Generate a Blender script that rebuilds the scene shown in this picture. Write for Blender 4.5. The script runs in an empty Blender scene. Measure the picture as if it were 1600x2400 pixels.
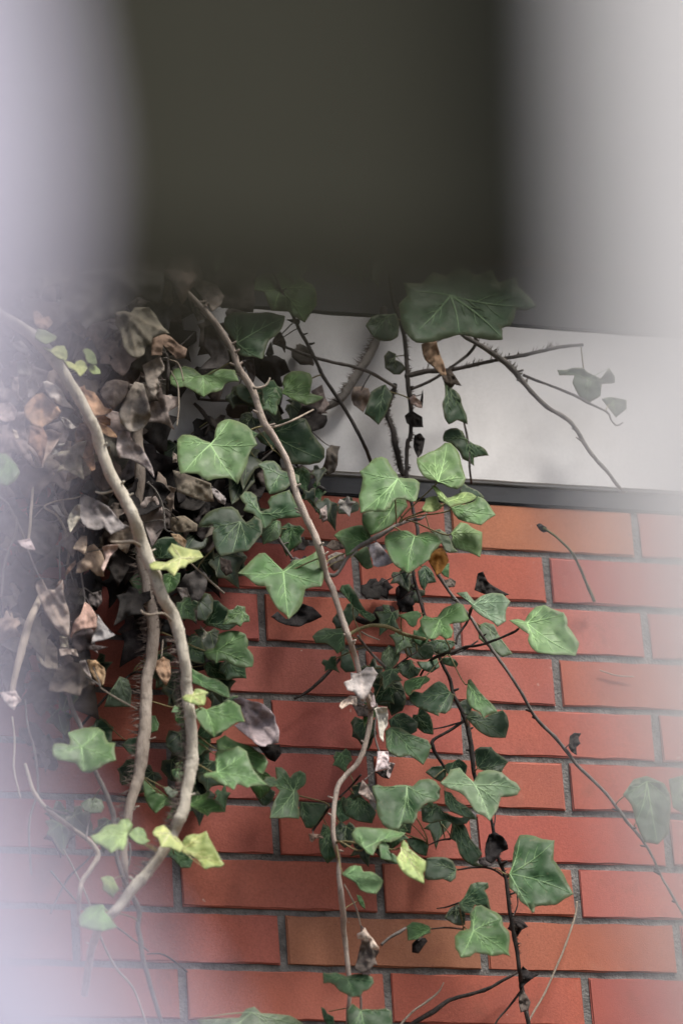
import bpy, bmesh, math, random
from mathutils import Vector, noise
from mathutils.geometry import delaunay_2d_cdt

random.seed(7)
sc = bpy.context.scene
COL = sc.collection
R = math.radians

# ------------------------------------------------------------------ camera
CAM = Vector((-1.32248, -4.60784, 1.6))
YAW, PITCH, ROLL = 0.32616, 0.39223, -0.07330
FPX = 10000.0                                   # focal length in photo pixels (1600 wide)
_f = Vector((math.sin(YAW)*math.cos(PITCH), math.cos(YAW)*math.cos(PITCH), math.sin(PITCH)))
_r0 = Vector((math.cos(YAW), -math.sin(YAW), 0)); _u0 = _r0.cross(_f)
RT = _r0*math.cos(ROLL) + _u0*math.sin(ROLL)
UP = -_r0*math.sin(ROLL) + _u0*math.cos(ROLL)
FW = _f
cd = bpy.data.cameras.new('camera'); cam = bpy.data.objects.new('camera', cd); COL.objects.link(cam)
from mathutils import Matrix
cam.matrix_world = Matrix(((RT.x, UP.x, -FW.x, CAM.x), (RT.y, UP.y, -FW.y, CAM.y), (RT.z, UP.z, -FW.z, CAM.z), (0, 0, 0, 1)))
cd.sensor_fit = 'VERTICAL'; cd.sensor_height = 36.0; cd.sensor_width = 24.0; cd.lens = 150.0
cd.clip_start = 0.05; cd.clip_end = 3000
cd.dof.use_dof = True; cd.dof.focus_distance = 5.13; cd.dof.aperture_fstop = 3.5
sc.camera = cam

# ------------------------------------------------------------------ sky, sun, exposure
SUN_EL, SUN_AZ = R(60), R(146)      # azimuth measured clockwise from +y
w = bpy.data.worlds.new('World'); sc.world = w; w.use_nodes = True
wn = w.node_tree; wn.nodes.clear()
sky = wn.nodes.new('ShaderNodeTexSky'); sky.sky_type = 'NISHITA'; sky.sun_disc = False
sky.sun_elevation = SUN_EL; sky.sun_rotation = SUN_AZ; sky.air_density = 1.0; sky.dust_density = 6.0; sky.ozone_density = 1.0
bg = wn.nodes.new('ShaderNodeBackground'); bg.inputs[1].default_value = 0.062
wo = wn.nodes.new('ShaderNodeOutputWorld')
wn.links.new(sky.outputs[0], bg.inputs[0]); wn.links.new(bg.outputs[0], wo.inputs[0])
sl = bpy.data.lights.new('sun', 'SUN'); sl.energy = 1.5; sl.angle = R(12); sl.color = (1.0, 0.96, 0.9)
so = bpy.data.objects.new('sun', sl); COL.objects.link(so)
sd = Vector((math.sin(SUN_AZ)*math.cos(SUN_EL), math.cos(SUN_AZ)*math.cos(SUN_EL), math.sin(SUN_EL)))
so.rotation_euler = sd.to_track_quat('Z', 'Y').to_euler(); so.location = sd*20
sc.view_settings.view_transform = 'Standard'; sc.view_settings.look = 'None'
sc.view_settings.exposure = 1.4; sc.view_settings.gamma = 1.0
sc.cycles.max_bounces = 8; sc.cycles.use_denoising = True

# ------------------------------------------------------------------ helpers
def at(x, y, d=0.0):
    """the point at photo pixel x, y that stands d metres in front of the wall face (y = 0)"""
    v = FW + RT*((x-800)/FPX) - UP*((y-1200)/FPX)
    return CAM + v*((-d-CAM.y)/v.y)

def tag(o, label=None, cat=None, group=None, kind=None):
    if label: o['label'] = label
    if cat: o['category'] = cat
    if group: o['group'] = group
    if kind: o['kind'] = kind
    return o

def mesh(name, verts, faces, mat, parent=None, origin=None, smooth=True, uvs=None):
    og = origin if origin is not None else Vector((0, 0, 0))
    me = bpy.data.meshes.new(name)
    me.from_pydata([tuple(Vector(v)-og) for v in verts], [], faces); me.update()
    if smooth: me.polygons.foreach_set('use_smooth', [True]*len(me.polygons))
    if mat: me.materials.append(mat)
    o = bpy.data.objects.new(name, me); COL.objects.link(o)
    if parent is not None: o.parent = parent; o.location = og - parent.location
    else: o.location = og
    return o

def empty(name, loc):
    o = bpy.data.objects.new(name, None); COL.objects.link(o); o.location = loc; o.empty_display_size = 0.05
    return o

# ------------------------------------------------------------------ materials
def newmat(name):
    m = bpy.data.materials.new(name); m.use_nodes = True
    nt = m.node_tree; b = nt.nodes['Principled BSDF']
    return m, nt, b
def nd(nt, t, **kw):
    n = nt.nodes.new(t)
    for k, v in kw.items():
        if k in n.inputs: n.inputs[k].default_value = v
        else: setattr(n, k, v)
    return n
def ramp(nt, stops):
    n = nt.nodes.new('ShaderNodeValToRGB'); e = n.color_ramp.elements
    e[0].position, e[0].color = stops[0][0], (*stops[0][1], 1)
    e[1].position, e[1].color = stops[-1][0], (*stops[-1][1], 1)
    for p, c in stops[1:-1]:
        x = e.new(p); x.color = (*c, 1)
    return n
def mix(nt, fac, a, b, mode='MIX'):
    n = nt.nodes.new('ShaderNodeMix'); n.data_type = 'RGBA'; n.blend_type = mode
    for i, v in ((0, fac), (6, a), (7, b)):
        if hasattr(v, 'node'): nt.links.new(v, n.inputs[i])
        elif i == 0: n.inputs[0].default_value = v
        else: n.inputs[i].default_value = (*v, 1)
    return n.outputs[2]
def wpos(nt):
    return nt.nodes.new('ShaderNodeNewGeometry').outputs['Position']
def tex(nt, scale, detail=4, rough=0.55, vec=None, stretch=None):
    n = nd(nt, 'ShaderNodeTexNoise'); n.inputs['Scale'].default_value = scale
    n.inputs['Detail'].default_value = detail; n.inputs['Roughness'].default_value = rough
    v = vec if vec is not None else wpos(nt)
    if stretch:
        mp = nd(nt, 'ShaderNodeMapping'); mp.inputs['Scale'].default_value = stretch
        nt.links.new(v, mp.inputs[0]); v = mp.outputs[0]
    nt.links.new(v, n.inputs['Vector'])
    return n.outputs[0]
def bump(nt, b, h, strength, dist):
    n = nd(nt, 'ShaderNodeBump'); n.inputs['Strength'].default_value = strength; n.inputs['Distance'].default_value = dist
    nt.links.new(h, n.inputs['Height']); nt.links.new(n.outputs[0], b.inputs['Normal'])

def make_brick_mat():
    m, nt, b = newmat('fired_brick')
    oi = nd(nt, 'ShaderNodeObjectInfo')
    r = ramp(nt, [(0, (.44, .124, .082)), (.3, (.47, .139, .090)), (.55, (.41, .116, .086)), (.8, (.47, .147, .092)), (1, (.39, .110, .082))])
    nt.links.new(oi.outputs['Random'], r.inputs[0])
    c = mix(nt, 1.0, r.outputs[0], oi.outputs['Color'], 'MULTIPLY')
    f = ramp(nt, [(.3, (0, 0, 0)), (.7, (1, 1, 1))]); nt.links.new(tex(nt, 9, 3), f.inputs[0])
    c = mix(nt, f.outputs[0], c, mix(nt, 1.0, c, (.83, .88, 1.0), 'MULTIPLY'))
    g = ramp(nt, [(.35, (.72, .72, .72)), (.6, (1.06, 1.06, 1.06))]); nt.links.new(tex(nt, 340, 3, .7), g.inputs[0])
    c = mix(nt, .6, c, mix(nt, 1.0, c, g.outputs[0], 'MULTIPLY'))
    s = ramp(nt, [(.56, (0, 0, 0)), (.72, (1, 1, 1))]); nt.links.new(tex(nt, 24, 6, .65), s.inputs[0])
    c = mix(nt, mix(nt, .5, (0, 0, 0), s.outputs[0]), c, (.24, .085, .06))
    s = ramp(nt, [(.60, (0, 0, 0)), (.80, (1, 1, 1))]); nt.links.new(tex(nt, 13, 6, .7), s.inputs[0])
    c = mix(nt, mix(nt, .30, (0, 0, 0), s.outputs[0]), c, (.50, .30, .22))
    s = ramp(nt, [(.70, (0, 0, 0)), (.76, (1, 1, 1))]); nt.links.new(tex(nt, 170, 2, .5), s.inputs[0])
    c = mix(nt, mix(nt, .55, (0, 0, 0), s.outputs[0]), c, (.13, .05, .04))
    s = ramp(nt, [(.735, (0, 0, 0)), (.77, (1, 1, 1))]); nt.links.new(tex(nt, 90, 2, .5), s.inputs[0])
    c = mix(nt, mix(nt, .6, (0, 0, 0), s.outputs[0]), c, (.55, .45, .38))
    nt.links.new(c, b.inputs['Base Color']); b.inputs['Roughness'].default_value = .78
    b.inputs['Specular IOR Level'].default_value = .3
    bump(nt, b, tex(nt, 420, 4, .7), .35, .0012)
    return m
def make_simple(name, c0, c1, scale, rough=.85, bs=.4, bd=.001, bscale=None, stretch=None, spec=.3, lo=.35, hi=.65):
    m, nt, b = newmat(name)
    r = ramp(nt, [(lo, c0), (hi, c1)]); nt.links.new(tex(nt, scale, 6, .65, stretch=stretch), r.inputs[0])
    nt.links.new(r.outputs[0], b.inputs['Base Color']); b.inputs['Roughness'].default_value = rough
    b.inputs['Specular IOR Level'].default_value = spec
    bump(nt, b, tex(nt, bscale or scale*3, 5, .65, stretch=stretch), bs, bd)
    return m
def make_concrete():
    m, nt, b = newmat('weathered_render')
    r = ramp(nt, [(.3, (.56, .56, .565)), (.5, (.625, .625, .63)), (.7, (.655, .655, .66))]); nt.links.new(tex(nt, 7, 5, .6), r.inputs[0])
    s = ramp(nt, [(.56, (0, 0, 0)), (.75, (1, 1, 1))]); nt.links.new(tex(nt, 10, 6, .7, stretch=(1.6, 1, .45)), s.inputs[0])
    c = mix(nt, mix(nt, .30, (0, 0, 0), s.outputs[0]), r.outputs[0], (.38, .375, .37))
    g = ramp(nt, [(.3, (.95, .95, .95)), (.6, (1.02, 1.02, 1.02))]); nt.links.new(tex(nt, 260, 3, .7), g.inputs[0])
    c = mix(nt, 1.0, c, g.outputs[0], 'MULTIPLY')
    nt.links.new(c, b.inputs['Base Color']); b.inputs['Roughness'].default_value = .9; b.inputs['Specular IOR Level'].default_value = .2
    bump(nt, b, tex(nt, 200, 5, .65), .10, .001)
    return m
def make_leaf(name, dead=False):
    m, nt, b = newmat(name)
    oi = nd(nt, 'ShaderNodeObjectInfo')
    at_ = nd(nt, 'ShaderNodeAttribute'); at_.attribute_name = 'vein'
    c = oi.outputs['Color']
    if not dead:
        pale = mix(nt, 1.0, c, (1.55, 1.42, 1.6), 'MULTIPLY')
        c = mix(nt, mix(nt, .8, (0, 0, 0), at_.outputs['Color']), c, pale)
        f = ramp(nt, [(.35, (.70, .74, .70)), (.65, (1.18, 1.12, 1.1))]); nt.links.new(tex(nt, 48, 5, .65), f.inputs[0])
        c = mix(nt, 1.0, c, f.outputs[0], 'MULTIPLY')
        s = ramp(nt, [(.62, (0, 0, 0)), (.70, (1, 1, 1))]); nt.links.new(tex(nt, 120, 4, .6), s.inputs[0])
        c = mix(nt, mix(nt, .35, (0, 0, 0), s.outputs[0]), c, (.16, .15, .08))
        e = nd(nt, 'ShaderNodeAttribute'); e.attribute_name = 'rim'
        c = mix(nt, mix(nt, .45, (0, 0, 0), e.outputs['Color']), c, (.20, .20, .12))
        b.inputs['Roughness'].default_value = .42; b.inputs['Specular IOR Level'].default_value = .30
        rr = ramp(nt, [(.3, (.46, .46, .46)), (.7, (.68, .68, .68))]); nt.links.new(tex(nt, 40, 3), rr.inputs[0]); nt.links.new(rr.outputs[0], b.inputs['Roughness'])
        bump(nt, b, tex(nt, 160, 4, .6), .25, .0012)
    else:
        f = ramp(nt, [(.3, (.45, .42, .40)), (.5, (.95, .93, .92)), (.72, (1.5, 1.45, 1.42))]); nt.links.new(tex(nt, 42, 6, .68), f.inputs[0])
        c = mix(nt, 1.0, c, f.outputs[0], 'MULTIPLY')
        c = mix(nt, mix(nt, .35, (0, 0, 0), at_.outputs['Color']), c, mix(nt, 1.0, c, (1.7, 1.6, 1.5), 'MULTIPLY'))
        b.inputs['Roughness'].default_value = .8; b.inputs['Specular IOR Level'].default_value = .25
        bump(nt, b, tex(nt, 110, 6, .7), .6, .003)
    nt.links.new(c, b.inputs['Base Color'])
    out = nt.nodes['Material Output']
    tr = nd(nt, 'ShaderNodeBsdfTranslucent'); nt.links.new(mix(nt, 1.0, c, (1.2, 1.35, .6) if not dead else (1.2, 1.0, .8), 'MULTIPLY'), tr.inputs[0])
    ms = nd(nt, 'ShaderNodeMixShader'); ms.inputs[0].default_value = .22 if not dead else .12
    nt.links.new(b.outputs[0], ms.inputs[1]); nt.links.new(tr.outputs[0], ms.inputs[2]); nt.links.new(ms.outputs[0], out.inputs[0])
    return m
def make_vein():
    m, nt, b = newmat('leaf_vein'); oi = nd(nt, 'ShaderNodeObjectInfo')
    nt.links.new(oi.outputs['Color'], b.inputs['Base Color']); b.inputs['Roughness'].default_value = .5
    b.inputs['Specular IOR Level'].default_value = .3
    return m
def make_bark(name, cols, rough=.8, scale=60):
    m, nt, b = newmat(name)
    r = ramp(nt, [(.28, cols[0]), (.5, cols[1]), (.72, cols[2])])
    nt.links.new(tex(nt, scale, 7, .7, stretch=(1, 1, .35)), r.inputs[0])
    s = ramp(nt, [(.58, (0, 0, 0)), (.68, (1, 1, 1))]); nt.links.new(tex(nt, 150, 4, .6), s.inputs[0])
    c = mix(nt, mix(nt, .45, (0, 0, 0), s.outputs[0]), r.outputs[0], tuple(x*.45 for x in cols[0]))
    nt.links.new(c, b.inputs['Base Color']); b.inputs['Roughness'].default_value = rough; b.inputs['Specular IOR Level'].default_value = .25
    bump(nt, b, tex(nt, 220, 6, .75, stretch=(1, 1, .3)), .9, .004)
    return m

BRICK = make_brick_mat()
MORTAR = make_simple('mortar', (.075, .074, .071), (.24, .235, .226), 38, .95, .9, .004, 260, lo=.3, hi=.62)
CONC = make_concrete()
STEEL = make_simple('shade_darkened_steel', (.009, .0105, .015), (.026, .030, .039), 18, .7, .2, .001, 90, stretch=(.6, 1, 2), spec=.5)  # near-black so the strip above the band carries its recess shade
GROUND = make_simple('soil', (.045, .038, .03), (.11, .095, .07), 6, .95, .8, .02, 30)
LEAF = make_leaf('ivy_leaf'); DEAD = make_leaf('withered_leaf', True); VEIN = make_vein()
BARK = {
 'pale': make_bark('pale_bark', ((.40, .365, .30), (.60, .555, .46), (.72, .68, .58))),
 'brown': make_bark('brown_bark', ((.25, .21, .175), (.45, .385, .325), (.60, .53, .455))),
 'pink': make_bark('pinkish_bark', ((.27, .22, .185), (.50, .42, .355), (.64, .56, .485))),
 'grey': make_bark('grey_bark', ((.09, .082, .075), (.19, .175, .16), (.30, .28, .255))),
 'dark': make_bark('dark_bark', ((.022, .019, .018), (.055, .048, .044), (.13, .115, .105))),
 'green': make_bark('green_shoot', ((.05, .07, .02), (.10, .12, .04), (.16, .17, .07)), .55),
 'olive': make_bark('olive_shoot', ((.12, .10, .05), (.24, .21, .10), (.33, .30, .15)), .6),
 'straw': make_bark('straw_twig', ((.26, .215, .17), (.42, .36, .29), (.55, .48, .40))),
}
HAIR = make_bark('root_hair', ((.05, .04, .035), (.14, .11, .095), (.30, .25, .21)), .9, 200)

# ------------------------------------------------------------------ ground
g = mesh('ground', [(-600, -600, 0), (600, -600, 0), (600, 600, 0), (-600, 600, 0)], [(0, 1, 2, 3)], GROUND, smooth=False)
tag(g, kind='structure')

# ------------------------------------------------------------------ brick wall
Z0 = 3.63755                       # top of the uppermost brick course under the render band
PH, PL, JV, JH = .068, .25, .0085, .0100
WX0, WX1, WTOP = -2.2, 3.6, 5.6
wall = empty('brick_wall', Vector((.25, 0, 0)))
tag(wall, 'red brick wall with a pale rendered band and grey mortar joints behind the ivy', 'wall')
def boxv(x0, x1, y0, y1, z0, z1):
    return ([(x0, y0, z0), (x1, y0, z0), (x1, y1, z0), (x0, y1, z0), (x0, y0, z1), (x1, y0, z1), (x1, y1, z1), (x0, y1, z1)],
            [(0, 3, 2, 1), (4, 5, 6, 7), (0, 1, 5, 4), (1, 2, 6, 5), (2, 3, 7, 6), (3, 0, 4, 7)])
v, f = boxv(WX0, WX1, .0030, .30, 0, WTOP)
mesh('mortar', v, f, MORTAR, wall, Vector((.25, .1, 0)), smooth=False)
def brick_mesh(seed, L, H, D=.09):
    rnd = random.Random(seed); bm = bmesh.new()
    bmesh.ops.create_cube(bm, size=1)
    for q in bm.verts: q.co = Vector((q.co.x*L, q.co.y*D + D/2, q.co.z*H))
    bmesh.ops.subdivide_edges(bm, edges=[e for e in bm.edges if abs(e.verts[0].co.x-e.verts[1].co.x) > L*.5], cuts=9)
    bmesh.ops.bevel(bm, geom=[e for e in bm.edges if all(q.co.y < D*.4 for q in e.verts) and not (abs(e.verts[0].co.z-e.verts[1].co.z) > H*.5 and abs(e.verts[0].co.x) < L*.49)], offset=.0014, segments=2, affect='EDGES')
    for q in bm.verts:
        q.co.x += rnd.uniform(-.0006, .0006); q.co.z += rnd.uniform(-.0011, .0009); q.co.y += rnd.uniform(-.0003, .0003)
    me = bpy.data.meshes.new('brick'); bm.to_mesh(me); bm.free(); me.materials.append(BRICK)
    return me
BM = [brick_mesh(i, PL-JH, PH-JV) for i in range(8)]
spots = []
def rows():
    k = 0
    while Z0-(k+1)*PH > 0: yield k, Z0-(k+.5)*PH; k += 1
    k = 0; zt = Z0+.332
    while zt+(k+1)*PH < WTOP: yield -1-k, zt+(k+.5)*PH; k += 1
for k, z in rows():
    off = 0.0 if k % 2 else .5
    n = int((WX0/PL))-1
    while True:
        x0 = (n+off)*PL; x1 = x0+PL
        if x1 > WX1: break
        if x0 > WX0: spots.append((k, x0+PL/2, z))
        n += 1
def seen_rank(s):
    # distance from the middle of what the photograph sees of the wall
    return max(abs(s[1]-.24)/.62, abs(s[2]-(Z0-.03))/.85)
spots.sort(key=seen_rank)
TINT = {}      # the few bricks whose own firing colour stands out: (row, column) -> tint
def tint(k, px, py, c):
    p = at(px, py); best = min(spots, key=lambda s: (s[1]-p.x)**2*.3+(s[2]-p.z)**2*4); TINT[best] = c
tint(0, 1250, 1230, (.95, 1.2, 1.0)); tint(8, 800, 2190, (.88, 1.3, 1.1)); tint(8, 740, 2190, (.88, 1.3, 1.1)); tint(2, 1230, 1480, (1.06, 1.1, 1.25))
tint(3, 1180, 1590, (1.05, 1.12, 1.2)); tint(1, 1180, 1350, (1.02, .96, .95)); tint(6, 1280, 1970, (1.0, .92, 1.0)); tint(8, 1400, 2200, (.96, 1.1, 1.0))
rb = random.Random(3)
for s in spots[:300]:
    o = bpy.data.objects.new('brick', rb.choice(BM)); COL.objects.link(o); o.parent = wall
    o.location = Vector((s[1], rb.uniform(-.0010, .0008), s[2])) - wall.location
    o.rotation_euler = (rb.uniform(-.006, .006), rb.uniform(-.003, .003), rb.uniform(-.004, .004))
    if rb.random() < .5: o.rotation_euler.y += math.pi; 
    c = TINT.get(s)
    if c is None:
        q = rb.uniform(.93, 1.06); c = (q, q*rb.uniform(.93, 1.08), q*rb.uniform(.92, 1.1))
    o.color = (*c, 1)
vs, fs = [], []
for s in spots[300:]:
    a, b2 = boxv(s[1]-PL/2+JH/2, s[1]+PL/2-JH/2, 0, .01, s[2]-PH/2+JV/2, s[2]+PH/2-JV/2)
    n = len(vs); vs += a; fs += [tuple(i+n for i in q) for q in b2[:1]+b2[1:4]+b2[5:]]
o = mesh('brick_field', vs, fs, BRICK, wall, Vector((.25, 0, 1.5)), smooth=False); o['kind'] = 'stuff'
# rendered band, steel ledge below, strip above with gap shade in its colour
def bevel_box(name, x0, x1, y0, y1, z0, z1, mat, bev, parent, wob=0, nx=60):
    bm = bmesh.new(); bmesh.ops.create_cube(bm, size=1)
    for q in bm.verts: q.co = Vector(((x0+x1)/2+q.co.x*(x1-x0), (y0+y1)/2+q.co.y*(y1-y0), (z0+z1)/2+q.co.z*(z1-z0)))
    ed = [e for e in bm.edges if abs(e.verts[0].co.x-e.verts[1].co.x) > .5*(x1-x0)]
    bmesh.ops.subdivide_edges(bm, edges=ed, cuts=nx)
    ed = [e for e in bm.edges if abs(e.verts[0].co.x-e.verts[1].co.x) > 1e-5 and all(q.co.y < y0+1e-4 for q in e.verts)]
    bmesh.ops.bevel(bm, geom=ed, offset=bev, segments=2, affect='EDGES')
    for q in bm.verts:
        q.co.z += wob*noise.noise(Vector((q.co.x*18, q.co.z*9, 3))); q.co.y += wob*.6*noise.noise(Vector((q.co.x*14, 5, q.co.z*9)))
    me = bpy.data.meshes.new(name); bm.to_mesh(me); bm.free(); me.materials.append(mat)
    o = bpy.data.objects.new(name, me); COL.objects.link(o); o.parent = parent; o.location = -parent.location
    return o
bevel_box('render_band', WX0, WX1, -.0045, .05, Z0+.0245, Z0+.244, CONC, .003, wall, .0022, 260)
bevel_box('steel_ledge', WX0, WX1, -.002, .05, Z0-.003, Z0+.0212, STEEL, .002, wall, .0008, 120)
bevel_box('shaded_lintel_strip', WX0, WX1, -.0015, .05, Z0+.2475, Z0+.330, STEEL, .002, wall, .0008, 120)

# ------------------------------------------------------------------ ivy builders
MPP = .00051                                   # metres per photo pixel at the ivy
def spline(pts, step):
    """Catmull-Rom through rows of equal length, resampled about every `step` photo pixels"""
    out = []
    P = [list(pts[0])] + [list(p) for p in pts] + [list(pts[-1])]
    for i in range(1, len(P)-2):
        p0, p1, p2, p3 = P[i-1:i+3]
        n = max(2, int(math.hypot(p2[0]-p1[0], p2[1]-p1[1])/step))
        for j in range(n):
            t = j/n
            out.append([.5*(2*b+(c-a)*t+(2*a-5*b+4*c-e)*t*t+(3*b-a-3*c+e)*t**3) for a, b, c, e in zip(p0, p1, p2, p3)])
    out.append(list(pts[-1]))
    return out

def tube_data(path, radii, seed, sides=10, rough=.15, knots=True):
    rnd = random.Random(seed); vs, fs = [], []
    n = len(path); nrm = None
    kn = [rnd.random() < .05 for _ in range(n)]
    for i in range(n):
        t = (path[min(i+1, n-1)]-path[max(i-1, 0)]).normalized()
        if nrm is None: nrm = t.orthogonal().normalized()
        nrm = (nrm - t*nrm.dot(t)).normalized(); bi = t.cross(nrm)
        k = 1.0
        if knots and kn[i]: k = rnd.uniform(1.05, 1.14)
        for s in range(sides):
            a = 2*math.pi*s/sides
            dv = nrm*math.cos(a)+bi*math.sin(a)
            q = 1+rough*noise.noise(path[i]*90+dv*1.3+Vector((seed, 0, 0)))*2
            vs.append(path[i]+dv*radii[i]*k*q)
    for i in range(n-1):
        for s in range(sides):
            a, b = i*sides+s, i*sides+(s+1) % sides
            fs.append((a, b, b+sides, a+sides))
    fs.append(tuple(reversed(range(sides)))); fs.append(tuple(range((n-1)*sides, n*sides)))
    return vs, fs

class Vine: pass
VINES = {}
def vine(key, name, base, label, cat, group=None):
    v = Vine(); v.root = empty(name, at(*base)); v.pts = []; v.key = key
    tag(v.root, label, cat, group); VINES[key] = v
    return v

_seed = [100]
def stem(line):
    """'vine bark depth ; x,y,w[,d] ...'"""
    head, body = line.split(';'); key, bark, d = head.split()[:3]; nm = (head.split()+['stem'])[3]
    pts = []
    d = float(d)
    for t in body.split():
        q = [float(x) for x in t.split(',')]
        if len(q) == 2: q.append(pts[-1][2])
        if len(q) == 3: q.append(d if (not pts or len(pts[-1]) < 4) else pts[-1][3])
        pts.append(q)
    sp = spline(pts, 5)
    _seed[0] += 1; sd_ = _seed[0]
    path, rad = [], []
    for i, (x, y, w_, dd) in enumerate(sp):
        j = .22*max(w_, 5)
        p = at(x+j*.5*noise.noise(Vector((i*.13, sd_, 0))), y, dd)
        path.append(p+Vector((0, 1, 0))*(.0012*noise.noise(Vector((i*.1, 0, sd_)))))
        rad.append(max(.0007, w_*.5*MPP*(1+(.07 if w_ > 18 else .14)*noise.noise(Vector((i*.06, sd_*1.7, 5))))))
    v = VINES[key]
    vs, fs = tube_data(path, rad, sd_, 14 if max(rad) > .004 else 8, .06 if max(rad) > .004 else .13)
    o = mesh(nm, vs, fs, BARK[bark], v.root, path[0].copy())
    v.pts += [(p, r) for p, r in zip(path, rad)]
    return path, rad, o

def rootlets(key, path, rad, i0, i1, count, side, seed, ln=(.004, .013), up=0):
    rnd = random.Random(seed); vs, fs = [], []
    for _ in range(count):
        i = rnd.randint(i0, min(i1, len(path)-1)); p = path[i]
        dv = (RT*side*rnd.uniform(.5, 1.0) + UP*(up+rnd.uniform(-.45, .35)) - FW*rnd.uniform(-.6, .5)).normalized()
        l = rnd.uniform(*ln)+rad[i]; a = p + UP*rnd.uniform(-.003, .003)
        bend = UP*rnd.uniform(-.003, .003) + RT*rnd.uniform(-.002, .002)
        m1 = a+dv*l*.6; e = a+dv*l+bend; o1 = dv.orthogonal().normalized(); o2 = dv.cross(o1)
        n = len(vs); r = rnd.uniform(.0003, .0007)
        for c, rr in ((a, r*1.4), (m1, r)):
            for s in range(3): vs.append(c+(o1*math.cos(s*2.094)+o2*math.sin(s*2.094))*rr)
        vs.append(e)
        for s in range(3):
            q = (s+1) % 3
            fs.append((n+s, n+q, n+3+q, n+3+s)); fs.append((n+3+s, n+3+q, n+6))
    o = mesh('rootlets', vs, fs, HAIR, VINES[key].root, path[i0].copy(), smooth=False); o['kind'] = 'stuff'

def stubs(key, path, rad, i0, i1, count, seed, bark='grey'):
    """broken leaf bases and buds along a stem"""
    rnd = random.Random(seed)
    for _ in range(count):
        i = rnd.randint(i0, min(i1, len(path)-2)); p = path[i]; t = (path[i+1]-p).normalized()
        dv = (RT*rnd.choice((-1, 1))*rnd.uniform(.6, 1)-FW*rnd.uniform(-.2, .7)-t*rnd.uniform(.2, .7)).normalized()
        l = rnd.uniform(.003, .008)+rad[i]; r = rnd.uniform(.0009, .0016)
        vs, fs = tube_data([p+dv*l*s for s in (0, .4, .7, 1)], [r*1.5, r*1.2, r, r*.8], seed+i, 6, .2, False)
        mesh('stub', vs, fs, BARK[bark], VINES[key].root, p.copy())

def inside(p, poly):
    x, y = p; c = False; j = len(poly)-1
    for i in range(len(poly)):
        (xi, yi), (xj, yj) = poly[i], poly[j]
        if (yi > y) != (yj > y) and x < (xj-xi)*(y-yi)/(yj-yi)+xi: c = not c
        j = i
    return c
def segd(p, a, b):
    ax, ay = a; bx, by = b; dx, dy = bx-ax, by-ay; L = dx*dx+dy*dy
    t = 0 if L == 0 else max(0, min(1, ((p[0]-ax)*dx+(p[1]-ay)*dy)/L))
    return math.hypot(p[0]-ax-t*dx, p[1]-ay-t*dy), t
def round_outline(poly, sub=3, wob=0.0, seed=0):
    n = len(poly); out = []
    def ang(i):
        a, b, c = poly[i-1], poly[i], poly[(i+1) % n]
        u = Vector((b[0]-a[0], b[1]-a[1])); v_ = Vector((c[0]-b[0], c[1]-b[1]))
        return abs(u.angle_signed(v_, 0)) if u.length and v_.length else 0
    def tang(i):
        if ang(i) > R(30): return Vector((0, 0))
        a, c = poly[i-1], poly[(i+1) % n]
        return Vector((c[0]-a[0], c[1]-a[1]))*.5
    for i in range(n):
        p, q = Vector(poly[i]), Vector(poly[(i+1) % n]); m0, m1 = tang(i), tang((i+1) % n); L = (q-p).length
        m0 = m0.normalized()*min(m0.length, L) if m0.length else m0
        m1 = m1.normalized()*min(m1.length, L) if m1.length else m1
        for j in range(sub):
            t = j/sub
            h = p*(2*t**3-3*t*t+1)+m0*(t**3-2*t*t+t)+q*(-2*t**3+3*t*t)+m1*(t**3-t*t)
            if wob and j: h += Vector((noise.noise(Vector((h.x*.11, h.y*.11, seed))), noise.noise(Vector((h.x*.11, h.y*.11, seed+9)))))*wob
            out.append((h.x, h.y))
    return out

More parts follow.
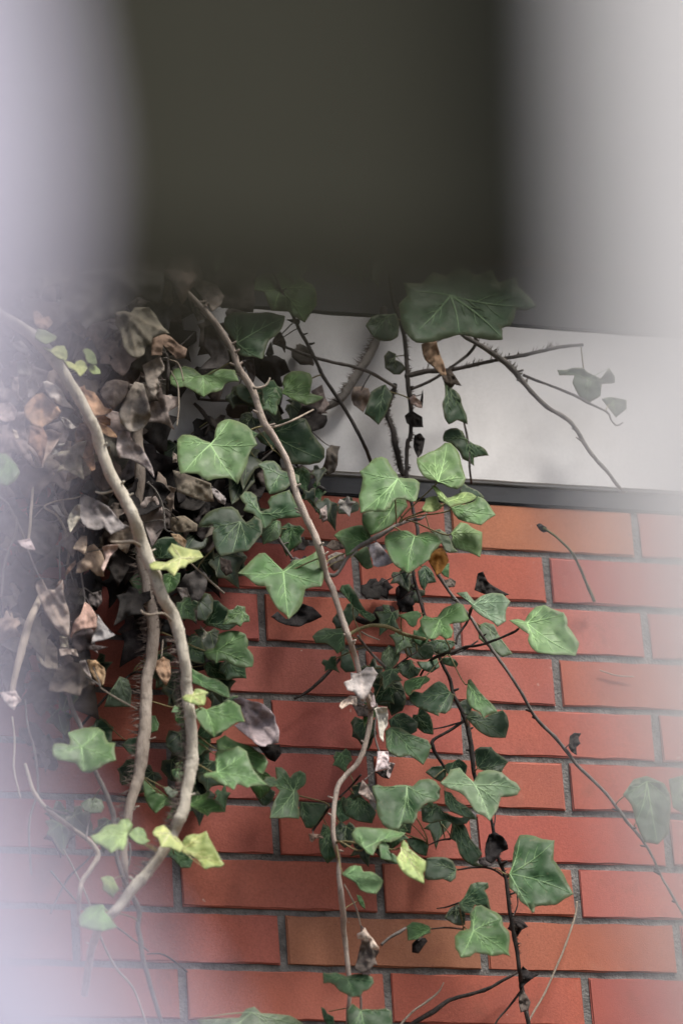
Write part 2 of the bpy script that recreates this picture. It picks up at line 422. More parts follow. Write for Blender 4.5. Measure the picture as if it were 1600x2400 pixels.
GREEN = {'d': (.020, .058, .024), 'm': (.050, .128, .036), 'p': (.110, .215, .075), 'y': (.33, .42, .145), 'g': (.070, .115, .066),
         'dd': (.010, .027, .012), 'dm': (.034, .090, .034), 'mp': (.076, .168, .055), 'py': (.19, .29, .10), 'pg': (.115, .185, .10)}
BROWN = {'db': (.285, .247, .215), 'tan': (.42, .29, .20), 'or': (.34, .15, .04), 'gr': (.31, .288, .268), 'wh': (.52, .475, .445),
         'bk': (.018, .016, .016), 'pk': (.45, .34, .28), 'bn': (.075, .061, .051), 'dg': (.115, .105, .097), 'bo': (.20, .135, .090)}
NLEAF = [0]
def leaf(key, cls, d0, gx, gy, base, poly, tips=None, stalk=True, cup=None, fold=None, coarse=False):
    NLEAF[0] += 1; seed = NLEAF[0]*1.37; rnd = random.Random(NLEAF[0]*31+5)
    dead = cls in BROWN
    A = abs(sum(poly[i-1][0]*poly[i][1]-poly[i][0]*poly[i-1][1] for i in range(len(poly))))/2
    size = math.sqrt(A); cx = sum(p[0] for p in poly)/len(poly); cy = sum(p[1] for p in poly)/len(poly)
    if base is None: base = (cx+rnd.uniform(-.1, .1)*size, min(p[1] for p in poly)*.6+cy*.4)
    if not tips:
        n = len(poly); cand = []
        for i in range(n):
            a, b, c = poly[i-1], poly[i], poly[(i+1) % n]
            u = Vector((b[0]-a[0], b[1]-a[1])); v_ = Vector((c[0]-b[0], c[1]-b[1]))
            cr = u.x*v_.y-u.y*v_.x
            al = abs(u.angle_signed(v_, 0)) if u.length and v_.length else 0
            rr = math.hypot(b[0]-base[0], b[1]-base[1])
            cand.append((al*(rr/size)*(1 if cr > 0 else .2), b))
        cand.sort(reverse=True); tips = []
        for s_, b in cand:
            if len(tips) < 5 and math.hypot(b[0]-base[0], b[1]-base[1]) > .3*size and all(
                math.hypot(b[0]-q[0], b[1]-q[1]) > .45*size for q in tips): tips.append(b)
    ol = round_outline(poly, 2 if coarse else 3, size*(.012 if not dead else .03), seed)
    # veins in photo pixels: gently bowed lines from the leaf base to every lobe
    veins = []
    for k, t in enumerate(tips):
        L = math.hypot(t[0]-base[0], t[1]-base[1])
        if L < 4: continue
        nx, ny = -(t[1]-base[1])/L, (t[0]-base[0])/L; bow = rnd.uniform(-.05, .05)*L
        ln = [(base[0]+(t[0]-base[0])*s+nx*bow*math.sin(math.pi*s), base[1]+(t[1]-base[1])*s+ny*bow*math.sin(math.pi*s)) for s in [i/9*.95 for i in range(10)]]
        veins.append((ln, 1.0 if k == 0 else .8, L))
        if not dead and not coarse and L > .5*size:
            for s, sg in ((.28, 1), (.36, -1), (.55, 1), (.62, -1)):
                i = int(s*9); b = ln[i]; a0 = math.atan2(t[1]-base[1], t[0]-base[0])+sg*R(rnd.uniform(38, 52)); l2 = L*rnd.uniform(.2, .34)*(1.1-s*.5)
                l_ = []
                for q in range(6):
                    aa = a0-sg*.25*q/5; l_.append((b[0]+math.cos(aa)*l2*q/5, b[1]+math.sin(aa)*l2*q/5))
                l_ = [p for p in l_ if inside(p, ol)]
                if len(l_) > 2: veins.append((l_, .45, l2))
    segs = [(v_[0][i], v_[0][i+1], v_[1]) for v_ in veins for i in range(len(v_[0])-1)]
    if cup is None: cup = rnd.uniform(.04, .16) if not dead else rnd.uniform(-.5, .7)
    ax = rnd.uniform(0, math.pi); curl = rnd.choice((-1, 1))*rnd.uniform(.3, .9) if dead else rnd.uniform(-.12, .12)
    wav = rnd.uniform(.06, .13) if not dead else rnd.uniform(.35, .6)
    ml = tips[0] if tips else (cx, cy+size); md = Vector((ml[0]-base[0], ml[1]-base[1])); md = md.normalized() if md.length else Vector((0, 1))
    fo = fold if fold is not None else (rnd.uniform(.10, .30) if not dead else rnd.uniform(-.3, .5))
    def vd(x, y):
        b = 1e9
        for a, c, k in segs:
            q, _ = segd((x, y), a, c); q = q/(k if k > 0 else 1)
            if q < b: b = q
        return b
    def height(x, y, dv=None):
        u, v_ = (x-cx)/size, (y-cy)/size
        if dv is None: dv = vd(x, y)
        h = gx*u+gy*v_ - cup*(u*u+v_*v_)*.8
        tt = (u*math.cos(ax)+v_*math.sin(ax)); h += curl*tt*tt
        side = ((x-base[0])*-md.y+(y-base[1])*md.x)/size
        h += fo*(math.sqrt(side*side+.004)-.06)
        h += wav*noise.noise(Vector((u*1.6, v_*1.6, seed)))*.8
        if not dead: h += .028*(1-math.exp(-(dv/(size*.07))**2)) + .05*noise.noise(Vector((u*4.2, v_*4.2, seed+4)))
        else: h += .09*math.exp(-(dv/(size*.06))**2) + .16*noise.noise(Vector((u*3.6, v_*3.6, seed+4))) + .06*noise.noise(Vector((u*9, v_*9, seed+2)))
        return d0+h*size*MPP
    s = size/(6 if coarse else (15 if size > 70 else 11) if dead else 11 if size > 70 else 8); co = list(ol)
    vp = []
    if not dead and size > 38:
        for ln_, k_, L_ in veins:
            for p in ln_:
                if inside(p, ol) and min(segd(p, ol[i-1], ol[i])[0] for i in range(len(ol))) > .12*s and all(math.hypot(p[0]-q[0], p[1]-q[1]) > .25*s for q in vp): vp.append(p)
        co += vp
    x0, x1 = min(p[0] for p in ol), max(p[0] for p in ol); y0, y1 = min(p[1] for p in ol), max(p[1] for p in ol)
    yy = y0; row = 0
    while yy < y1:
        xx = x0+(s/2 if row % 2 else 0)
        while xx < x1:
            p = (xx+rnd.uniform(-.2, .2)*s, yy+rnd.uniform(-.2, .2)*s)
            if inside(p, ol) and min(segd(p, ol[i-1], ol[i])[0] for i in range(len(ol))) > .45*s and all(abs(p[0]-q[0])+abs(p[1]-q[1]) > .5*s for q in vp): co.append(p)
            xx += s
        yy += s*.87; row += 1
    n = len(ol)
    r = delaunay_2d_cdt([Vector(p) for p in co], [(i, (i+1) % n) for i in range(n)], [], 1, .01)
    V2, F2 = r[0], r[2]
    vs, va, ri = [], [], []
    for q in V2:
        dv = vd(q.x, q.y); vs.append(at(q.x, q.y, height(q.x, q.y, dv))); va.append(math.exp(-(dv/(size*.05))**2))
        ri.append(max(0.0, 1-min(segd((q.x, q.y), ol[i-1], ol[i])[0] for i in range(n))/(size*.03)))
    fs = [tuple(reversed(q)) for q in F2]
    root = VINES[key].root
    og = at(base[0], base[1], height(*base))
    o = mesh('withered_leaf' if dead else 'leaf', vs, fs, DEAD if dead else LEAF, root, og)
    me = o.data
    for nm, arr in (('vein', va), ('rim', ri)):
        a_ = me.attributes.new(nm, 'FLOAT', 'POINT'); a_.data.foreach_set('value', arr)
    sm = o.modifiers.new('thickness', 'SOLIDIFY'); sm.thickness = .0005; sm.offset = 0
    c = BROWN[cls] if dead else GREEN[cls]; q = rnd.uniform(.86, 1.14); hue = rnd.uniform(.92, 1.1)
    c = (c[0]*q*hue, c[1]*q, c[2]*q*rnd.uniform(.88, 1.12)); o.color = (*c, 1)
    if not dead and size > 38:
        vs, fs = [], []
        for ln, k, L in veins:
            wv = max(.8, size*.0145*k); n0 = len(vs); m = len(ln)
            for i, p in enumerate(ln):
                a, b = ln[max(i-1, 0)], ln[min(i+1, m-1)]; l = math.hypot(b[0]-a[0], b[1]-a[1]) or 1
                px, py = -(b[1]-a[1])/l, (b[0]-a[0])/l; ww = wv*(1-.72*i/(m-1))
                hh = height(p[0], p[1], 0)
                for sg in (-1, 0, 1):
                    vs.append(at(p[0]+px*ww*sg, p[1]+py*ww*sg, hh+.0009+(.0004 if sg == 0 else 0)))
            for i in range(m-1):
                for sg in (0, 1):
                    a = n0+i*3+sg; fs.append((a, a+3, a+4, a+1))
        vo = mesh('vein', vs, fs, VEIN, o, None)
        vo.location = -og
        cv = tuple(min(.62, x*1.9+z_) for x, z_ in zip(c, (.10, .115, .06))); vo.color = (*cv, 1)
    # leaf stalk to the nearest point of the stem
    v = VINES[key]
    if stalk and v.pts:
        bp, br = min(v.pts, key=lambda t: (t[0]-og).length); L = (bp-og).length
        if .006 < L < (.055 if dead or coarse else .13):
            c1 = og+Vector((0, .35*L, -.02*L)); c2 = bp+Vector((0, -.1*L, .15*L))
            path = []
            for i in range(9):
                t = i/8; path.append(og*(1-t)**3+c1*3*t*(1-t)**2+c2*3*t*t*(1-t)+bp*t**3)
            vs, fs = tube_data(path, [.0009 if size > 60 else .0007]*9, seed, 6, .05, False)
            so_ = mesh('leaf_stalk', vs, fs, BARK['olive' if not dead else 'grey'], o, None); so_.location = -og
    return o

CROP = {'T': (400, 600, 3.92), 'M': (400, 1000, 3.92), 'C': (800, 1000, 3.92), 'L': (400, 1400, 3.92), 'R': (800, 1400, 3.92), 'P': (400, 1700, 3.92),
        'Q': (800, 1700, 3.92), 'B': (700, 2000, 3.92), 'N': (1000, 1950, 3.92), 'K': (1000, 1600, 3.92), 'A': (0, 640, 3.92), 'E': (0, 1040, 3.92),
        'F': (0, 1440, 3.92), 'G': (100, 1800, 3.92), 'U': (800, 640, 3.92), 'r1': (0, 560, 1.96), 'r2': (800, 560, 1.96), 'r3': (0, 1160, 1.96),
        'r4': (800, 1160, 1.96), 'r5': (0, 1760, 1.96), 'r6': (800, 1760, 1.96)}
def leaves(block):
    """one leaf a line: 'sheet vine class depth gx gy ; base ; outline ; lobe tips' in the units of the tracing sheet"""
    for ln in block.strip().splitlines():
        ln = ln.strip()
        if not ln or ln[0] == '#': continue
        p = [x.strip() for x in ln.split(';')]; h = p[0].split(); ox, oy, sc_ = CROP[h[0]]
        cv = lambda t: [(ox+float(a)/sc_, oy+float(b)/sc_) for a, b in (q.split(',') for q in t.split())]
        leaf(h[1], h[2], float(h[3]), float(h[4]), float(h[5]), cv(p[1])[0] if p[1] else None, cv(p[2]), cv(p[3]) if len(p) > 3 and p[3] else None)

# ------------------------------------------------------------------ the vines
vine('a', 'ivy_vine', (263, 2142, .17), 'thick pale ivy stem arching down the left with yellow-green young leaves', 'ivy')
vine('b', 'ivy_vine', (294, 2060, .10), 'brown bristly ivy stem hanging just behind the thick pale one', 'ivy')
vine('c', 'ivy_vine', (816, 2360, .06), 'knotted pinkish ivy stem down the middle with large green leaves', 'ivy')
vine('e', 'ivy_vine', (869, 1082, .10), 'thin straight dark ivy stem crossing the pale band', 'ivy')
vine('f', 'ivy_vine', (1239, 2400, .04), 'leafiest dark ivy stem trailing down the bricks right of the middle', 'ivy')
vine('h', 'ivy_vine', (1458, 1147, .09), 'dark ivy branches forking across the pale band at the right', 'ivy')
vine('i', 'ivy_vine', (1596, 2138, .12), 'long bare ivy runner slanting down to the right over the bricks', 'ivy')
vine('j', 'ivy_vine', (377, 2388, .12), 'slim grey ivy stem at lower left with one broad green leaf', 'ivy')
vine('k', 'ivy_vine', (187, 2106, .2), 'kinked pale ivy stem near the lower left corner', 'ivy')
vine('l', 'ivy_vine', (31, 1613, .2), 'bleached dead ivy shoot at the far left edge', 'ivy')
vine('m', 'ivy_vine', (729, 983, .02), 'thick grey ivy stem clinging to the pale band with root hairs', 'ivy')
vine('x', 'withered_ivy', (300, 1020, .1), 'clump of withered brown ivy leaves at the upper left', 'dead ivy')
vine('y', 'withered_ivy', (160, 1330, .1), 'withered grey-brown ivy leaves hanging on thin stalks left of the thick stem', 'dead ivy')
vine('u', 'ivy_vine', (500, 500, .05), 'dense ivy hanging above the pale band, half hidden by the dark rail, unseen top added for shade', 'ivy')
vine('z', 'withered_ivy', (860, 1800, .12), 'curled pale dead ivy leaves dangling beside the knotted middle stem', 'dead ivy')

S1 = stem('a pale .24 ; -150,640,24,.30 -60,705,24,.28 0,740,25,.27 59,773,26,.26 112,824,26 163,895,25 194,946,25 219,997,26 237,1050,26,.25 258,1109,27 288,1162,27 314,1213,28 332,1270,28,.23 355,1328,28 380,1397,28 405,1440,27,.22 420,1484,27 433,1553,26 438,1617,26,.21 446,1681,27 449,1783,28,.20 438,1853,27 423,1917,26 406,1950,25,.19 386,1991,25 345,2045,25,.18 304,2093,23 284,2121,22 263,2142,22 236,2172,20,.16 215,2230,18,.12 200,2330,16,.06')
S2 = stem('b brown .12 ; 300,860,24,.06 318,980,26,.08 329,1099,26,.12 324,1168,26 326,1240,25 332,1308,24 347,1384,25 360,1466,27 355,1542,27 344,1593,27 342,1657,28 339,1721,28 332,1772,29 324,1826,26 307,1877,23 299,1922,21 291,1979,18 294,2055,15 299,2120,13,.06')
S3 = stem('c pink .19 ; 250,470,10,.10 330,560,11,.13 385,625,12,.17 423,669,13,.19 484,733,14 522,781,15 545,824,16 563,868,16 589,909,17 604,949,16 619,993,17 627,1005,18 650,1038,15 676,1089,15 691,1148,16 706,1189,17 729,1237,17 747,1281,17 762,1342,17,.17 780,1383,14 790,1415,13 805,1459,14 818,1497,13 833,1540,12,.15 846,1590,11 863,1640,12 869,1670,12,.12 859,1732,12 838,1788,12 812,1815,12 793,1840,12 784,1879,12 780,1942,11 786,1985,11 793,2010,10,.09 794,2060,11 800,2102,14 808,2204,13,.06 815,2268,12 820,2310,10 817,2357,10 812,2450,9,.03')
stem('c grey .06 side_shoot ; 820,2300,6,.06 843,2330,6 846,2380,6 850,2440,6')
S4 = stem('e dark .11 ; 560,470,7,.08 600,555,8 622,603,8 653,664,8 683,733,9 704,776,9 729,822,9 757,881,9 783,921,9 803,951,9 826,990,9 848,1033,9,.08 869,1082,9,.05')
S5 = stem('f dark .06 ; 900,560,8,.03 922,704,9,.05 945,780,11 953,857,11 956,908,12 963,959,11 961,1023,10 954,1040,10 953,1122,9 968,1199,8 979,1250,9,.06 970,1310,8 968,1349,8 979,1388,8 993,1438,9,.07 1012,1500,8 1035,1553,8 1053,1591,9 1063,1630,9 1083,1670,10 1096,1706,12 1106,1770,12 1110,1810,10 1128,1870,8 1150,1921,7 1160,1970,8 1166,2009,9 1184,2057,10 1191,2113,10 1199,2167,10 1212,2238,10 1217,2277,10 1222,2320,11,.03 1236,2390,11 1245,2460,10,.015')
stem('u dark .04 ; 1000,-500,16,.03 900,-100,16 760,200,15 640,400,13 560,560,12 500,650,10,.03')
stem('u dark .1 ; 100,-500,16,.05 160,-100,15,.1 200,250,14 240,480,12 260,640,10,.1')
S6 = stem('m dark .03 branch ; 926,900,12,.035 907,964,11 920,1010,13 928,1051,13 938,1094,13,.03 945,1115,9')
S7 = stem('m grey .02 ; 900,720,18,.02 884,790,20 866,831,22 841,870,22 825,895,20 800,933,20 757,957,18 729,983,17 690,1030,14,.01')
stem('m grey .07 branch ; 640,795,6,.05 668,812,7 729,835,8,.07 798,853,8 825,858,8 876,877,8 928,908,8,.05')
S9 = stem('h grey .10 ; 1060,760,11,.08 1093,790,12,.09 1152,826,13,.10 1200,864,14 1218,886,13 1274,948,12 1336,989,11 1382,1060,11 1422,1105,10 1445,1135,8,.09 1462,1152,6,.08')
S10 = stem('h dark .05 branch ; 950,882,12,.05 1000,870,13 1055,866,11 1127,851,9 1172,841,10,.09 1234,830,10 1310,813,8,.06 1366,807,8')
stem('h dark .06 branch ; 963,912,7,.05 1014,889,8 1055,861,7 1096,830,8 1116,800,9,.08 1105,780,8')
stem('h dark .09 branch ; 1225,878,7,.1 1285,902,7 1336,922,7 1377,943,7,.08 1422,966,6 1432,985,5 1445,997,4 1460,990,3')
stem('h dark .07 branch ; 1045,880,6 1062,930,5 1078,965,5 1088,995,5 1096,1038,6 1101,1107,6 1104,1133,5,.04')
stem('f grey .17 branch ; 765,1345,9,.17 785,1348,9 800,1330,8 815,1304,8 838,1283,9 871,1265,11 892,1253,11 928,1232,9 963,1219,8,.12 985,1216,7 999,1205,5,.08')
stem('c olive .14 side_shoot ; 815,1489,9,.16 841,1474,8 871,1466,8 907,1469,9 943,1485,8,.11 979,1494,8 1003,1500,6,.08')
stem('c straw .15 side_shoot ; 846,1480,4 862,1490,4 889,1500,2.5')
stem('c grey .10 side_shoot ; 838,1490,6,.13 871,1533,7,.1 900,1563,7 912,1589,5,.05')
stem('f dark .10 branch ; 984,1584,5,.06 1012,1545,7,.08 1055,1530,8,.10 1088,1517,7 1132,1510,6,.13 1198,1484,6,.16 1214,1474,5,.17')
stem('f dark .10 branch ; 1050,1537,5 1088,1522,5 1119,1502,4')
stem('f dark .10 branch ; 1068,1510,6 1072,1490,5 1093,1459,6 1106,1425,5,.12')
stem('f dark .07 branch ; 912,1576,4 943,1550,4 976,1528,4')
S17 = stem('i grey .12 ; 1005,1310,7,.10 1027,1349,9 1045,1375,8 1063,1400,8 1101,1446,8 1127,1487,8 1152,1522,8 1203,1594,8,.12 1254,1680,8 1310,1740,9 1357,1799,9 1412,1852,8 1463,1918,8 1514,1984,7 1555,2066,6 1596,2138,6 1650,2240,5')
stem('f dark .08 branch ; 1088,1688,7,.06 1050,1714,7 1022,1729,8 1012,1740,10 1019,1764,9 1032,1785,7 1046,1805,6')
stem('f dark .08 branch ; 1075,1694,4,.06 1040,1704,4 1001,1711,3')
stem('f dark .06 branch ; 1071,2039,4,.08 1107,2033,5 1140,2034,5 1163,2042,5 1179,2054,5,.05')
stem('f dark .06 branch ; 1023,2129,3,.05 1046,2126,4 1074,2116,4,.08')
stem('f dark .06 branch ; 1010,2177,3 1046,2174,4 1085,2178,4,.09')
stem('f dark .06 branch ; 1002,1981,4 1030,1970,4 1055,1966,5')
stem('f dark .05 branch ; 1150,1965,3 1158,1930,3 1160,1905,3')
stem('f dark .05 branch ; 1211,2100,4 1212,2120,3 1205,2140,4')
stem('f dark .03 branch ; 1222,2320,6 1190,2362,5 1167,2388,4 1150,2420,4')
stem('f dark .02 branch ; 1212,2279,7 1179,2297,7 1143,2317,8 1102,2330,9 1051,2345,10 1014,2372,12 968,2398,10 930,2440,8')
stem('j grey .15 ; 140,1560,9,.08 158,1618,10,.12 173,1669,11 189,1703,11 206,1755,11,.14 225,1810,11 245,1851,12 263,1897,13 267,1927,12 273,1999,10 284,2042,10 299,2075,10 317,2111,12 327,2137,12 324,2170,11 330,2200,11 337,2250,10 357,2321,10 377,2388,9 395,2450,9,.06')
stem('k straw .20 ; 60,1790,8,.14 78,1850,9 100,1885,11 138,1917,11 182,1950,11 215,1976,11 231,2004,13 215,2035,12 194,2065,11 187,2106,10 185,2170,9,.1')
stem('k grey .16 branch ; 110,1890,6 140,1903,5 160,1907,4')
stem('k grey .1 branch ; 212,1912,4 206,1940,4 203,1968,4,.18')
stem('k straw .14 branch ; 150,1990,4,.08 200,2090,5 240,2204,5 275,2270,6 316,2321,5 350,2420,5')
stem('k grey .12 branch ; 120,2040,4 190,2120,4 275,2173,4 316,2204,4,.08 350,2230,3')
stem('k grey .10 branch ; 60,1640,5 66,1700,5 82,1760,6 90,1850,5 70,1930,5 75,2050,4')
stem('k straw .16 branch ; 30,1680,4 36,1740,5 34,1800,5 50,1870,4')
stem('k dark .08 branch ; 250,1940,4 210,2010,4 160,2060,4 120,2140,4')
stem('j grey .10 side_shoot ; 301,2030,5 306,2000,6 304,1975,4')
stem('y grey .16 twig ; 25,1190,5 40,1240,6 12,1320,5 5,1400,5')
stem('y straw .17 twig ; 78,1140,6 74,1200,7 68,1260,6 62,1285,5')
stem('y grey .17 twig ; 38,1210,4 55,1255,5 62,1280,4')
stem('l straw .2 ; 95,1400,14,.12 77,1440,16,.18 59,1496,17 41,1567,16 31,1613,14 25,1650,10')
stem('b dark .09 branch ; 190,1705,5,.03 194,1698,6,.04 242,1641,7 281,1603,6 311,1578,6 332,1576,7,.12')
stem('a pale .2 side_shoot ; 224,1152,3,.24 240,1156,5 265,1150,5')
stem('a straw .24 side_shoot ; 260,1270,5 285,1271,7 314,1270,7 334,1284,8,.23')
stem('a straw .24 side_shoot ; 331,1430,4 337,1437,5 352,1441,5 383,1438,5 402,1456,6,.22')
stem('x grey .16 twig ; 290,760,4,.12 281,806,5 270,844,6 250,885,5 224,918,4')
stem('x grey .08 twig ; 320,780,4 318,850,4 316,900,5 330,960,5 322,1010,5,.06')
stem('x straw .2 twig ; 395,843,3 415,849,4 425,868,4 430,893,3')
stem('x straw .2 twig ; 401,870,3 414,895,3 418,914,4 419,957,4 415,998,3')
stem('x dark .18 twig ; 455,780,3 420,812,4 400,808,5 378,808,7 376,826,8 390,830,8 395,860,8 393,900,7 390,960,6,.1')
stem('y straw .16 twig ; 190,1162,3,.12 179,1167,4 140,1173,4 105,1187,5 133,1208,5 156,1249,6 163,1282,6 159,1323,4')
stem('y grey .14 twig ; 181,1210,3 184,1280,3 190,1340,4 199,1400,4')
stem('y grey .1 twig ; 118,1130,3 146,1190,4 154,1213,3')
stem('y grey .14 twig ; 140,1270,3 141,1340,4 143,1370,3')
stem('y straw .14 twig ; 382,1500,3 379,1540,3')
stem('y straw .16 twig ; 236,1612,3 275,1637,4 322,1662,3')
stem('y grey .14 twig ; 345,1130,3 365,1150,4 383,1190,4 387,1240,4 400,1246,3')
stem('c straw .1 side_shoot ; 446,1319,4 486,1355,5 526,1391,5')
stem('c straw .2 side_shoot ; 594,909,8 605,909,6 617,906,6 626,900,5 633,886,4')
stem('c straw .17 side_shoot ; 622,1004,9,.19 653,998,5 690,983,5 734,960,4,.12')
stem('c dark .06 side_shoot ; 597,1093,5 617,1075,5 638,1057,4')
stem('c grey .05 side_shoot ; 640,1235,10 655,1265,8 685,1310,6')
stem('c dark .02 side_shoot ; 800,1540,7 775,1570,8 752,1594,8 719,1622,7 690,1638,5')  # dark stem shaped after a twig's shadow on the wall
stem('c dark .05 side_shoot ; 732,1947,5 752,1920,6 772,1890,5,.08')
stem('c dark .07 side_shoot ; 795,1868,4 820,1845,5 845,1816,5,.1')
stem('c dark .03 side_shoot ; 465,935,6 500,938,7 550,940,6')
stem('c dark .03 side_shoot ; 455,945,8 475,965,12 492,990,11 510,1010,8')
stem('z straw .12 twig ; 806,2072,3 820,2098,4 835,2130,4 845,2170,3')
stem('z grey .13 twig ; 868,1670,4 882,1650,5 878,1720,4 890,1770,5 893,1800,4')
stem('z grey .06 twig ; 893,2215,7 910,2200,6 935,2185,8 950,2175,6,.04')
stubs('a', S1[0], S1[1], 60, 400, 16, 71, 'pale'); stubs('c', S3[0], S3[1], 60, 330, 26, 72, 'pink'); stubs('i', S17[0], S17[1], 10, 230, 14, 73, 'dark')
stubs('b', S2[0], S2[1], 60, 230, 12, 74, 'brown'); stubs('f', S5[0], S5[1], 60, 380, 18, 75, 'dark'); stubs('e', S4[0], S4[1], 20, 110, 8, 76, 'dark'); stubs('h', S9[0], S9[1], 10, 80, 7, 77, 'grey')
rootlets('a', S1[0], S1[1], 205, 330, 520, -1, 1, (.005, .016))
rootlets('a', S1[0], S1[1], 100, 200, 50, -1, 11, (.003, .008))
rootlets('b', S2[0], S2[1], 80, 215, 360, -1, 2, (.005, .017))
rootlets('b', S2[0], S2[1], 85, 120, 170, .6, 3, (.003, .009))
rootlets('m', S7[0], S7[1], 8, 48, 200, -1, 4, (.003, .009))
rootlets('m', S6[0], S6[1], 4, 45, 220, 1, 5, (.001, .005)); rootlets('m', S6[0], S6[1], 4, 45, 160, -1, 6, (.001, .005))
rootlets('h', S10[0], S10[1], 2, 70, 95, .3, 7, (.0005, .008), up=.6)
rootlets('h', S9[0], S9[1], 8, 34, 60, .5, 8, (.0005, .007), up=.6)
rootlets('f', S5[0], S5[1], 30, 110, 160, 1, 9, (.001, .005)); rootlets('f', S5[0], S5[1], 280, 330, 120, 1, 10, (.001, .005))

